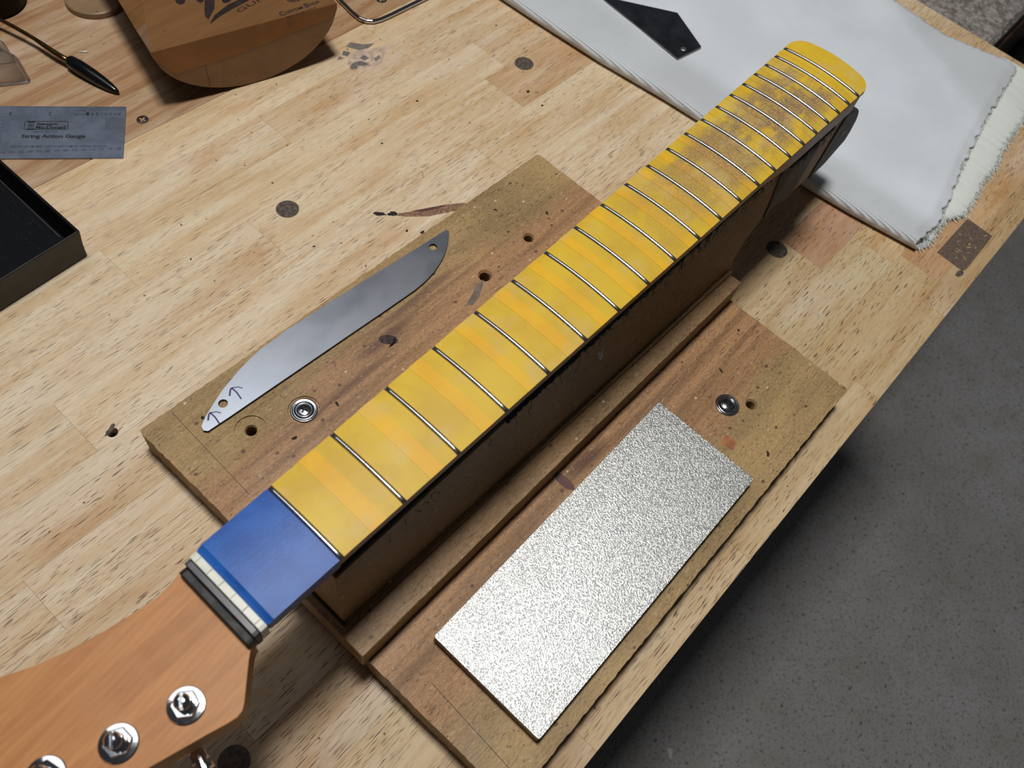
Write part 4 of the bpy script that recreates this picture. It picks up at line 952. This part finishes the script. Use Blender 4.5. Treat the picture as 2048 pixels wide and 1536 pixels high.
# ================================================================== CARPETED STOOL beyond the bench end
st = empty('carpeted_stool', (1000, 200, -BENCH_H), 'stool with grey carpeted top on dark wood beyond the far right bench end', 'stool')
v, f = prism([(838, -34), (1250, -34), (1250, 500), (838, 500)], -100, -60); V = v; F = f
NX, NY = 110, 110; V, F = [], []
for j in range(NY+1):
    for i in range(NX+1):
        x = 836+i*414/NX; y = -38+j*540/NY; e = min(i, j, NX-i, NY-j)
        V.append((x, y, -60-(6 if e == 0 else 0)+2.2*noise.noise(Vector((x*0.14, y*0.14, 0)))+1.2*noise.noise(Vector((x*0.4, y*0.4, 3)))))
for j in range(NY):
    for i in range(NX): a = j*(NX+1)+i; F.append((a, a+1, a+NX+2, a+NX+1))
b0 = len(V); V += [(836, -38, -84), (1250, -38, -84), (1250, 502, -84), (836, 502, -84)]
F.append(tuple([b0, b0+1]+[i for i in range(NX, -1, -1)])); F.append(tuple([b0+1, b0+2]+[j*(NX+1)+NX for j in range(NY, -1, -1)]))
F.append(tuple([b0+2, b0+3]+[NY*(NX+1)+i for i in range(0, NX+1)])); F.append(tuple([b0+3, b0]+[j*(NX+1) for j in range(0, NY+1)])); F.append((b0, b0+1, b0+2, b0+3))
obj('carpet_top', V, F, M['carpet'], st, smooth=False)
v, f = prism([(834, -42), (1246, -42), (1246, 498), (834, 498)], -180, -84.1); bevel(obj('wooden_frame', v, f, M['dark_wood'], st), 3)
for (lx, ly) in ((850, -26), (1226, -26), (850, 478), (1226, 478)):
    v, f = prism([(lx-16, ly-16), (lx+16, ly-16), (lx+16, ly+16), (lx-16, ly+16)], -BENCH_H, -180.1); obj('leg', v, f, M['dark_wood'], st)
v, f = prism([(868, -52), (892, -52), (892, -43), (868, -43)], -150, -112); bevel(obj('metal_bracket', v, f, M['old_screw'], st, label='small grey metal bracket on the side'), 2)

v, f = prism([(846, -128), (1240, -128), (1240, 490), (846, 490)], -760, -200); bevel(obj('under_stool_shade', v, f, M['black_plastic'], st), 2)  # black box added to stand for the shade under the stool
# ================================================================== SMALL LOOSE BITS
def bit(name, poly, z, h, mat, label, cat):
    v, f = prism(poly, z, z+h); o = obj(name, v, f, mat, None, label, cat); bevel(o, 0.25, 1); return o
bit('wood_chip', [(192.5, 444.4), (195.2, 444.0), (197.8, 441.6), (198.3, 440.0), (196.4, 440.6), (194.6, 442.4)], 0.0, 0.8, M['chip'], 'tiny curled white chip on the pine board beside the bronze rod tool', 'chip')
bit('plastic_scrap', [(374, -326), (386, -318), (383, -312), (371, -320)], -BENCH_H, 3, M['chip'], 'small white rectangular scrap lying on the grey floor', 'scrap')
v, f = prism(blob(559, 0.5, 1.4, 0.9, 0.4, 9, .3, 2), 0.0, 0.7); obj('crumb', v, f, M['chip'], None, 'tiny pale crumb on the bench below the cloth fold', 'crumb')
v, f = prism(blob(452, -242, 3.2, 2.6, 0.4, 9, .3, 2), -BENCH_H, -BENCH_H+2); obj('crumb', v, f, M['chip'], None, 'tiny whitish crumb on the grey floor near the bench shadow', 'crumb')
fl = []
for k in range(5): fl.append(tube([(211+random.gauss(0, 1), -24.5-random.uniform(0, 1), 103-k), (212+random.gauss(0, 1), -25.5, 100-k), (214+random.gauss(0, .6), -26.3, 96-k)], 0.25, 4, False))
v, f = merge(fl); obj('white_fluff', v, f, M['fluff'], jig, kind='stuff', label='wisp of white fluff caught on the block')
for o in bpy.data.objects:
    if '_o' in o: del o['_o']
